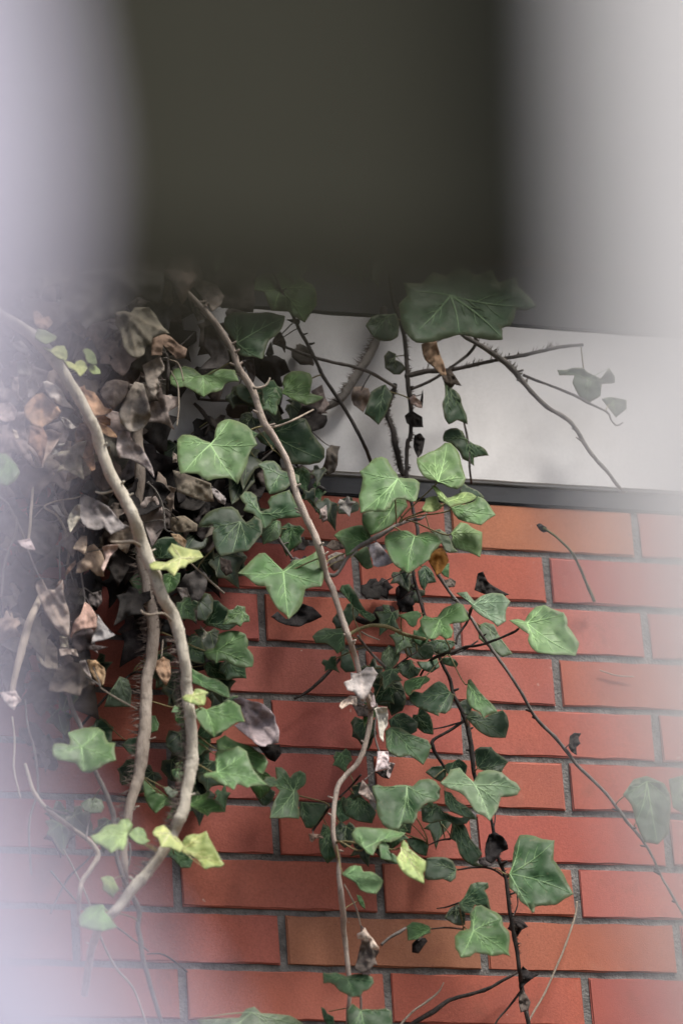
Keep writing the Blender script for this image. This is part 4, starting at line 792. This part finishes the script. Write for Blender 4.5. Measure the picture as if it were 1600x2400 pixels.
# ------------------------------------------------------------------ withered leaves, with one black piece shaped after a shadow
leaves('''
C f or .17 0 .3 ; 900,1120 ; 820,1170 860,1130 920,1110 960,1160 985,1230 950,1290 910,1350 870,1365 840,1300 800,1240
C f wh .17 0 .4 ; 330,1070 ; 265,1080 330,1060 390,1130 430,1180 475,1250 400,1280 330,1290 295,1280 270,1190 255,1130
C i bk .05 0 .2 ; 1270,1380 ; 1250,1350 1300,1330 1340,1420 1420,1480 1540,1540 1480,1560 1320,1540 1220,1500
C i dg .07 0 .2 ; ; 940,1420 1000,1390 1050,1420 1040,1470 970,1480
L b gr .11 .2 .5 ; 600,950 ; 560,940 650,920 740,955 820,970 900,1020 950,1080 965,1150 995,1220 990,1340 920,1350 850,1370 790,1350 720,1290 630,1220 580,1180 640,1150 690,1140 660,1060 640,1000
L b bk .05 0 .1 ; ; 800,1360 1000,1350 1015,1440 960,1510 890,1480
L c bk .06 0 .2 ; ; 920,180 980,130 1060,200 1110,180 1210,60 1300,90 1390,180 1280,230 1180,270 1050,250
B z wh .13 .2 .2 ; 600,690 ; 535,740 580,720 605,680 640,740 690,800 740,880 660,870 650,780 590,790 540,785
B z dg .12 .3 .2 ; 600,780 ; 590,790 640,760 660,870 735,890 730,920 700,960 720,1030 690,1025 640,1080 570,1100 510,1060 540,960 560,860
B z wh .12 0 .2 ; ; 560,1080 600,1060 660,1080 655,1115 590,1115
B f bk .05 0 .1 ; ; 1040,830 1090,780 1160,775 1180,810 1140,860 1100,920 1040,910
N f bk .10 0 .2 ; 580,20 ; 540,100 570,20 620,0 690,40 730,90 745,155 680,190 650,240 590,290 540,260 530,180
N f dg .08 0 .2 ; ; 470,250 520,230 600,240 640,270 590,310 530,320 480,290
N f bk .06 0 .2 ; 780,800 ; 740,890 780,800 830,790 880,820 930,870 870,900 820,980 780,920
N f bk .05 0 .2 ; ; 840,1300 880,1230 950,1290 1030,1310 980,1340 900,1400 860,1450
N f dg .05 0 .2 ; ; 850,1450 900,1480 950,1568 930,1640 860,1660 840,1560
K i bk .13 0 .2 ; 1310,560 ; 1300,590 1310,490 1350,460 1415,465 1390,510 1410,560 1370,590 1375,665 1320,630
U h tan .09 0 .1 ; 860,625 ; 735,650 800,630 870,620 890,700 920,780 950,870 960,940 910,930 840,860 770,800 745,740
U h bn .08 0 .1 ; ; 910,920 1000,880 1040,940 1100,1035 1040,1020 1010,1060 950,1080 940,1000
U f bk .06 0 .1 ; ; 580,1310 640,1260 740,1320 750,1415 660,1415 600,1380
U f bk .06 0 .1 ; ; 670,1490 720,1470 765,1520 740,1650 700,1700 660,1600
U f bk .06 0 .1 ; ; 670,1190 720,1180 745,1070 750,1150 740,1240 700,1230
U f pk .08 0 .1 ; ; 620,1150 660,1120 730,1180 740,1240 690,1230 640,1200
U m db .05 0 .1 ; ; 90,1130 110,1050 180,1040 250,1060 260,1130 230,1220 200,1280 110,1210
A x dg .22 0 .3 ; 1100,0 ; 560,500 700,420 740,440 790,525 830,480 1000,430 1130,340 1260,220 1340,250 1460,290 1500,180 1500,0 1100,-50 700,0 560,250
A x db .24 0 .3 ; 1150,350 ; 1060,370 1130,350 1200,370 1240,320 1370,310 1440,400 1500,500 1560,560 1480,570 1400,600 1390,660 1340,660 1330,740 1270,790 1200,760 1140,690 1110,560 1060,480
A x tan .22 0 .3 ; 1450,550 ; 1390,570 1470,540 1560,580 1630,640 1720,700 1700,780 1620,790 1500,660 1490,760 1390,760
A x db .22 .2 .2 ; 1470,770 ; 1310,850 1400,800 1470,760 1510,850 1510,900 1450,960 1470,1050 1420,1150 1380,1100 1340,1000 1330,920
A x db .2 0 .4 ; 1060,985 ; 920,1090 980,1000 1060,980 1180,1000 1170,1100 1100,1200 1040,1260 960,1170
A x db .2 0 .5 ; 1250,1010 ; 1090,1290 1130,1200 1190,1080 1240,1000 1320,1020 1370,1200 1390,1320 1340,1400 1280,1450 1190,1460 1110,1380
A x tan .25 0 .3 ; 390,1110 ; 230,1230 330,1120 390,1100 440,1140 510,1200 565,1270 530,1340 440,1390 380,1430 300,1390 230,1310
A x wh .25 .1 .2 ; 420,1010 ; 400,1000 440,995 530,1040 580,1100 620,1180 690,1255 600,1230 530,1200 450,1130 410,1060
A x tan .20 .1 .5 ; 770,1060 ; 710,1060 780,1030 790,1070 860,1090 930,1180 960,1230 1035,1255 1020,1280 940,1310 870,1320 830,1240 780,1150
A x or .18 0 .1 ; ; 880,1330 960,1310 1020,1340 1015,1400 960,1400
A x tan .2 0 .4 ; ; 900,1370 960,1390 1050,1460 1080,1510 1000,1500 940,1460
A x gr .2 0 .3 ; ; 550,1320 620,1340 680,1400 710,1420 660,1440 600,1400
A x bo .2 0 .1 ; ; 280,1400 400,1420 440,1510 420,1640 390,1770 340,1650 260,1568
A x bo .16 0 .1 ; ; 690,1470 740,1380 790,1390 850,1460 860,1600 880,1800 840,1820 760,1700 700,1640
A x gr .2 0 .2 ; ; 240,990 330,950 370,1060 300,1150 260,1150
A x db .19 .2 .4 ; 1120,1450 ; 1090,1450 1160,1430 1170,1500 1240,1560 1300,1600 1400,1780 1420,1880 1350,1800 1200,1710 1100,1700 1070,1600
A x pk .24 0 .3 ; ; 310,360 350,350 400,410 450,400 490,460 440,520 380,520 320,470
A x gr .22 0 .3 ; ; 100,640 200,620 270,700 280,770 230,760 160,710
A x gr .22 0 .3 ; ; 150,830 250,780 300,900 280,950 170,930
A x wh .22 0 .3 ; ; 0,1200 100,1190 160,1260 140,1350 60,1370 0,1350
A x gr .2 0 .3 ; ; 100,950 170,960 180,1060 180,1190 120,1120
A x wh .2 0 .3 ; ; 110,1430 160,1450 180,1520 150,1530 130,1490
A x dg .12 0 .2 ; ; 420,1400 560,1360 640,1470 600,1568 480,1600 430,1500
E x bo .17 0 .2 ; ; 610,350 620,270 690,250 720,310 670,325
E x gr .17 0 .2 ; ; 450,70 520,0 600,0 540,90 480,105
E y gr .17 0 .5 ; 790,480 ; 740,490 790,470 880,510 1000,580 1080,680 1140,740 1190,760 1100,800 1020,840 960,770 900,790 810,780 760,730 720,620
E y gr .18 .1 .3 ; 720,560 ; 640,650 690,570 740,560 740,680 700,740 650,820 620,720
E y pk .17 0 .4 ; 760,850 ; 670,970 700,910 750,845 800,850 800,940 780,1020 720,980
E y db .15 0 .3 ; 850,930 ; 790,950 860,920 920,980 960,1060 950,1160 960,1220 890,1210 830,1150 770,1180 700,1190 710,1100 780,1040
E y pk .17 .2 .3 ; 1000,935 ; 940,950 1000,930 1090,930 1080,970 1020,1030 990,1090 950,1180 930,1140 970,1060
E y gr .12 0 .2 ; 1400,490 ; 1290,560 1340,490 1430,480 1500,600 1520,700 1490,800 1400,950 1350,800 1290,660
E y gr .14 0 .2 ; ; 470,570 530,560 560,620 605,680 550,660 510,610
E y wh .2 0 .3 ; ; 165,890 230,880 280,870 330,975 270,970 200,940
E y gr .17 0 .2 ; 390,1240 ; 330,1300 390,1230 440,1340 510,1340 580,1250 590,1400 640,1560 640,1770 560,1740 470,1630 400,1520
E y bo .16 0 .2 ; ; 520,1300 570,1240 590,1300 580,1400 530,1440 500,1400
E y bo .16 0 .2 ; ; 600,1200 640,1120 700,1070 700,1110 640,1180 600,1225
E y dg .12 0 .2 ; ; 610,1430 650,1350 780,1400 800,1470 720,1480
E y dg .12 0 .2 ; ; 820,1380 930,1350 940,1450 900,1510 810,1460
F y pk .17 0 .5 ; 790,-100 ; 690,60 740,0 780,-110 830,-80 890,20 890,130 780,130 700,160 650,220 670,110
F y gr .16 .1 .4 ; 900,10 ; 900,0 960,90 1060,190 970,230 880,250 840,280 860,170 890,120
F y dg .12 0 .2 ; ; 650,220 770,130 860,140 850,280 1000,300 900,330 820,320 740,350 680,300
F y wh .16 0 .3 ; ; 545,320 620,310 700,320 725,390 640,365 560,385
F y gr .14 0 .2 ; ; 550,200 620,210 640,310 560,300
F y gr .12 0 .2 ; ; 730,430 790,420 850,600 910,650 850,650 780,580
F y tan .13 .1 .3 ; 860,420 ; 800,420 880,420 960,490 970,560 950,650 900,640 850,560
F y dg .08 0 .2 ; ; 350,450 500,460 650,540 720,640 600,680 480,640 380,560
F y tan .12 0 .3 ; 1500,390 ; 1430,430 1500,390 1560,420 1570,560 1530,655 1480,600 1430,520
F l wh .2 0 .2 ; 120,700 ; 0,720 60,710 150,700 205,790 160,830 135,880 60,820
M x db .13 0 .3 ; ; 20,400 100,420 370,520 400,690 300,680 200,650 60,600
M x gr .12 0 .3 ; ; 370,540 440,590 510,660 500,720 440,690 380,600
M x gr .10 0 .2 ; ; 20,230 60,260 60,330 20,330
M y db .1 0 .3 ; ; 0,830 130,820 250,900 240,960 100,970 0,960
M y tan .14 0 .3 ; ; 0,980 80,990 150,1050 130,1120 40,1040
M y dg .08 0 .2 ; ; 450,1200 550,1230 570,1340 510,1370 460,1310
M y gr .1 0 .2 ; ; 50,1480 150,1480 180,1560 160,1640 120,1600
L y dg .08 0 .2 ; ; 130,60 250,70 240,250 160,180
L y gr .06 0 .2 ; ; 270,250 340,330 350,390 290,420
T x dg .10 0 .2 ; 370,640 ; 310,650 370,630 480,740 520,850 540,960 440,1030 260,1040 370,930 300,830
T x gr .16 0 .2 ; ; 170,220 300,220 430,270 490,370 460,450 380,510 300,400
T x gr .14 0 .2 ; ; 160,380 250,480 330,570 250,600 200,500
T c bk .03 0 .1 ; ; 870,920 960,910 1050,950 1100,1060 1010,1110 1030,1200 900,1200 780,1100 740,1000
T c bk .03 0 .1 ; ; 870,1340 1030,1270 1010,1380 1045,1440 900,1530 840,1450
T c dg .05 0 .1 ; ; 640,960 760,940 780,1100 740,1200 700,1050
T e dg .05 0 .1 ; ; 870,900 920,780 950,900 900,930
T m db .03 0 .1 ; ; 1290,1240 1390,1180 1420,1300 1460,1360 1340,1500 1290,1530 1270,1380 1330,1330
T e bn .05 0 .1 ; ; 960,730 1010,690 1060,790 1050,890 1020,840 930,800
T e bk .06 0 .1 ; ; 1060,580 1180,570 1190,600 1130,620
M m dg .05 0 .2 ; 1480,170 ; 1430,210 1480,170 1555,180 1535,260 1530,350 1500,420 1440,440 1390,380 1420,300
M m dg .04 0 .2 ; ; 1100,400 1200,350 1350,440 1300,480 1180,450
M c gr .1 0 .2 ; ; 1370,760 1430,720 1440,860 1390,880
M c gr .14 0 .3 ; ; 1440,1190 1520,1150 1600,1170 1580,1290 1500,1330 1460,1280
M c dg .1 0 .3 ; ; 1420,1100 1480,1040 1568,1060 1600,1120 1500,1140
R z wh .16 0 .4 ; 160,700 ; 20,780 90,750 80,690 150,700 230,640 290,640 335,700 310,750 280,820 250,890 200,960 150,920 110,870 50,850 ; 200,955 30,790 320,690
R z wh .16 0 .3 ; ; 0,960 80,900 140,910 140,1000 80,980 0,1030 -20,1000
R z wh .15 0 .1 ; ; 260,850 300,900 315,1000 280,1020 250,920
R z wh .16 .1 .4 ; 350,1010 ; 300,1020 350,1010 420,1010 425,1100 420,1180 390,1230 385,1330 350,1280 330,1120
Q z wh .15 .1 .4 ; 380,240 ; 330,240 430,240 435,330 432,400 310,425 325,330
Q z bk .12 0 .1 ; ; 310,430 430,400 440,490 380,480
Q z wh .14 .1 .3 ; 210,500 ; 190,500 240,560 280,630 320,710 240,680 155,620
Q z gr .12 0 .1 ; ; 440,340 490,350 440,490 410,460
R z dg .10 0 .1 ; ; 90,970 180,980 260,1010 250,1100 150,1090
R c bk .04 0 .1 ; ; 320,90 420,70 480,90 530,160 450,220 380,250 200,250 100,200 130,160 250,210
P c pk .08 0 .2 ; ; 1265,995 1370,1000 1405,1035 1330,1040 1300,1075 1280,1060
''')
# leaves added behind and above for fuller growth, darker gaps and a shaded wall
SHAPES = ([(0, -.50), (.32, -.62), (.60, -.38), (.56, -.08), (.66, .20), (.38, .36), (.2, .62), (0, .85), (-.2, .62), (-.38, .36), (-.66, .20), (-.56, -.08), (-.60, -.38), (-.32, -.62)],
          [(0, -.42), (.30, -.66), (.52, -.5), (.42, -.22), (.80, -.02), (.46, .16), (.30, .42), (0, .95), (-.26, .46), (-.42, .18), (-.74, .06), (-.44, -.2), (-.58, -.46), (-.28, -.62)],
          [(0, -.45), (.26, -.58), (.5, -.48), (.62, -.18), (.56, .12), (.36, .45), (0, .8), (-.34, .5), (-.58, .1), (-.60, -.2), (-.46, -.5), (-.24, -.58)],
          [(0, -.40), (.36, -.60), (.72, -.44), (.5, -.1), (.34, .18), (.16, .5), (.02, .92), (-.2, .48), (-.42, .22), (-.78, .22), (-.5, -.12), (-.52, -.44), (-.26, -.6)])
def lobed(cx, cy, s, rot, rnd):
    c, s_ = math.cos(rot), math.sin(rot); out = []; fx = rnd.uniform(.7, 1.1); sk = rnd.uniform(-.25, .25)
    for x, y in rnd.choice(SHAPES):
        x = (x*fx+y*sk)*s*rnd.uniform(.85, 1.12); y *= s*rnd.uniform(.85, 1.12); out.append((cx+x*c-y*s_, cy+x*s_+y*c))
    return out
def fill(n, key, x0, x1, y0, y1, d0, d1, cl, s0, s1, seed, ok=None, coarse=True):
    rnd = random.Random(seed); k = 0
    while k < n:
        x, y = rnd.uniform(x0, x1), rnd.uniform(y0, y1)
        if ok and not ok(x, y): continue
        k += 1; s = rnd.uniform(s0, s1); rot = rnd.uniform(-.9, .9)
        leaf(key, rnd.choice(cl), rnd.uniform(d0, d1), rnd.uniform(-.5, .5), rnd.uniform(-.1, .6), (x+math.sin(rot)*.42*s, y-math.cos(rot)*.42*s), lobed(x, y, s, rot, rnd), stalk=s < 80, coarse=coarse)
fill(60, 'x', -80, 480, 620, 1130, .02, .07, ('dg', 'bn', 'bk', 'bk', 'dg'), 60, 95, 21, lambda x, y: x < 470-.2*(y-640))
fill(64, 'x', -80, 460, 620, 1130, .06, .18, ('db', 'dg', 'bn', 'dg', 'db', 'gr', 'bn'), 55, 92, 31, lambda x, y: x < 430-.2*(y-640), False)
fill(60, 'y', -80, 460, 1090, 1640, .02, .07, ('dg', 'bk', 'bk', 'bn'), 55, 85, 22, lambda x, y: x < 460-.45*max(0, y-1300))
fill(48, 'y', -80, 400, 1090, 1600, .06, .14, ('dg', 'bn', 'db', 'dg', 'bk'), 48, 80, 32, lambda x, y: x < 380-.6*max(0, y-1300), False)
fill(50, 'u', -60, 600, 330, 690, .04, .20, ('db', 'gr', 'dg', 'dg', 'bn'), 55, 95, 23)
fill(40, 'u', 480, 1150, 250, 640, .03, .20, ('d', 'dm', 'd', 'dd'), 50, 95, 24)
fill(120, 'u', -700, 640, -500, 350, .03, .17, ('d', 'dm', 'm', 'd', 'db'), 90, 140, 33)  # out-of-view canopy leaves added to shade the left of the wall
fill(34, 'c', 400, 640, 1030, 1370, .02, .07, ('dd', 'bk', 'bk', 'dg'), 46, 70, 25, lambda x, y: x < 660-.35*(y-1030))  # near-black leaves added to darken the gaps behind the stem
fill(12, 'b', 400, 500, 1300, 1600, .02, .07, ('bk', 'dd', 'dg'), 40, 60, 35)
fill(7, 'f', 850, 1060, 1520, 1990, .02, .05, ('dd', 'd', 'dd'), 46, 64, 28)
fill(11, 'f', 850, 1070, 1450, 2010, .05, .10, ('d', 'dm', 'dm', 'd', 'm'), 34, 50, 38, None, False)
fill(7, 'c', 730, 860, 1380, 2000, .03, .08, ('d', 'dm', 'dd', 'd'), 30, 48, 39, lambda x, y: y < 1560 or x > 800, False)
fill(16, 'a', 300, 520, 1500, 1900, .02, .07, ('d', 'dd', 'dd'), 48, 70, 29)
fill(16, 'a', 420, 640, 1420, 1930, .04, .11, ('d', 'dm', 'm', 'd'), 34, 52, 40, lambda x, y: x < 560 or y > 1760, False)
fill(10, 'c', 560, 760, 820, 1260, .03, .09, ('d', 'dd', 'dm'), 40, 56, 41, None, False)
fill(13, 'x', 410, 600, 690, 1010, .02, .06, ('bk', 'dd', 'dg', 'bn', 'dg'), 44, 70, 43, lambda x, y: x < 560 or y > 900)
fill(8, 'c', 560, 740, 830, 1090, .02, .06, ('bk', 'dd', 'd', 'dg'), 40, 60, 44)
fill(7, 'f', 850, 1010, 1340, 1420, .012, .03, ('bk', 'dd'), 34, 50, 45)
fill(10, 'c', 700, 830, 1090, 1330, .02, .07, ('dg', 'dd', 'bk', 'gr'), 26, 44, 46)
fill(12, 'j', 60, 330, 1560, 1960, .02, .06, ('dd', 'dg', 'd', 'bk'), 44, 64, 42)  # dark leaves added to darken the bricks at lower left

# ------------------------------------------------------------------ stray twigs on the wall
def twig(name, label, bark, d, body, cat='twig'):
    k = name+str(len(VINES)); pts = body.split()
    x, y = [float(q) for q in pts[-1].split(',')[:2]]
    vine(k, name, (x, y, d), label, cat)
    stem('%s %s %g stalk ; %s' % (k, bark, d, body)); return k
q = twig('ivy_shoot', 'short bare green shoot with a dark tip against the upper right bricks', 'green', .04, '1262,1232,6,.06 1274,1239,9 1286,1246,6 1310,1265,6 1341,1298,6 1366,1349,7,.03 1392,1410,8,.012', 'shoot')
leaf(q, 'bk', .06, 0, .1, (1262, 1232), [(1256, 1230), (1264, 1226), (1280, 1236), (1282, 1246), (1272, 1248), (1262, 1240)], stalk=False)
twig('dry_twig', 'long pale straw-like twig leaning on the bricks at lower right', 'straw', .02, '1351,2113,5 1348,2140,4 1339,2172,5 1316,2236,5 1296,2282,5 1273,2333,5 1244,2382,5 1225,2430,5')
twig('dry_twig', 'pale thin twig curving up from the bottom edge over the bricks', 'straw', .03, '1039,2303,2 1026,2326,4 1001,2347,5 968,2370,5 940,2400,6 910,2440,6')
twig('dry_twig', 'tiny pale wisp stuck on the bricks near the right edge', 'straw', .004, '1405,1571,2 1443,1583,3 1484,1586,2')
twig('dry_twig', 'thin dark twig with a hooked end at the lower left bricks', 'dark', .02, '345,2236,3 378,2236,4 405,2250,4 440,2278,4')

# ------------------------------------------------------------------ the fence the picture is taken through
def make_paint(name, c0, c1):
    m, nt, b = newmat(name)
    r = ramp(nt, [(.3, c0), (.7, c1)]); nt.links.new(tex(nt, 14, 5, .6, stretch=(3, 3, .25)), r.inputs[0])
    nt.links.new(r.outputs[0], b.inputs['Base Color']); b.inputs['Roughness'].default_value = .6
    bump(nt, b, tex(nt, 60, 5, .6, stretch=(4, 4, .15)), .4, .002)
    return m
SKY_TINTED = make_paint('sky_tinted_white_paint', (.55, .55, .72), (.68, .67, .80))  # bluish sky tint is put into this white board's base colour
WHITE = make_paint('grey_white_paint', (.54, .54, .55), (.68, .68, .69))
OLD = make_paint('dark_weathered_wood', (.026, .0275, .019), (.064, .0635, .049))
OLD.node_tree.nodes['Principled BSDF'].inputs['Specular IOR Level'].default_value = .08; OLD.node_tree.nodes['Principled BSDF'].inputs['Roughness'].default_value = .95
FD = .66                                             # metres from the camera, along its level heading
HD = Vector((math.sin(YAW), math.cos(YAW), 0))
def on_fence(x, y, off=0.0):
    v = FW + RT*((x-800)/FPX) - UP*((y-1200)/FPX)
    return CAM + v*((FD+off)/v.dot(HD))
def board(name, label, cat, inner, outer, mat, th, off, parent=None):
    """a plank whose inner edge follows photo pixels; it stands on the ground or hangs on a rail, th metres thick"""
    A = [on_fence(x, y, off) for x, y in inner]; n = len(A)
    Bk = [a + _r0*outer for a in A]
    if cat == 'fence':
        A = [Vector((A[0].x, A[0].y, 2.42))] + A + [Vector((A[-1].x, A[-1].y, 0))]
        Bk = [a + _r0*outer for a in A]
        b0 = Bk[len(Bk)//2]; Bk = [Vector((b0.x, b0.y, a.z)) for a in A]
        n = len(A)
    vs = A + Bk + [p+HD*th for p in A] + [p+HD*th for p in Bk]; fs = []
    for i in range(n-1):
        fs += [(i, i+1, n+i+1, n+i), (2*n+i, 3*n+i, 3*n+i+1, 2*n+i+1), (i, 2*n+i, 2*n+i+1, i+1), (n+i, n+i+1, 3*n+i+1, 3*n+i)]
    fs += [(0, n, 3*n, 2*n), (n-1, 3*n-1, 4*n-1, 2*n-1)]
    og = Vector((A[-1].x, A[-1].y, 0))
    o = mesh(name, vs, fs, mat, None, og, smooth=False)
    bm = bmesh.new(); bm.from_mesh(o.data); bmesh.ops.recalc_face_normals(bm, faces=bm.faces); bm.to_mesh(o.data); bm.free()
    bv = o.modifiers.new('edge', 'BEVEL'); bv.width = .002; bv.segments = 2
    return o
lb = board('fence_board', '', 'fence', [(20, -250), (70, 0), (115, 300), (80, 650), (10, 950), (-50, 1250), (-65, 1500), (-30, 1750), (80, 1980), (225, 2200), (375, 2400), (460, 2600)], -.12, SKY_TINTED, .02, 0)
tag(lb, 'blurred white upright board with a painted-in lilac sky tint close to the lens at the left edge', 'fence board', 'pale boards of the near fence')
rb_ = board('fence_board', '', 'fence', [(1375, -250), (1380, 0), (1390, 300), (1410, 650), (1425, 950), (1458, 1250), (1495, 1500), (1540, 1750), (1585, 1980), (1630, 2200), (1670, 2400), (1700, 2600)], .12, WHITE, .02, 0)
tag(rb_, 'blurred grey-white upright board close to the lens at the right edge', 'fence board', 'pale boards of the near fence')
# dark rail fixed across the far side of both boards
c0, c1 = on_fence(-500, 662, .0215), on_fence(2200, 700, .0215)
vs = []
for off in (0, .03):
    for p, up in ((c0, 0), (c1, 0), (c1, .13), (c0, .13)): vs.append(p + HD*off + Vector((0, 0, up)))
o = mesh('fence_rail', vs, [(0, 1, 2, 3), (7, 6, 5, 4), (0, 4, 5, 1), (1, 5, 6, 2), (2, 6, 7, 3), (3, 7, 4, 0)], OLD, None, (c0+c1)/2, smooth=False)
bm = bmesh.new(); bm.from_mesh(o.data); bmesh.ops.recalc_face_normals(bm, faces=bm.faces); bm.to_mesh(o.data); bm.free()
bv = o.modifiers.new('edge', 'BEVEL'); bv.width = .003; bv.segments = 2
tag(o, 'blurred dark wooden rail filling the top of the view', 'fence rail')
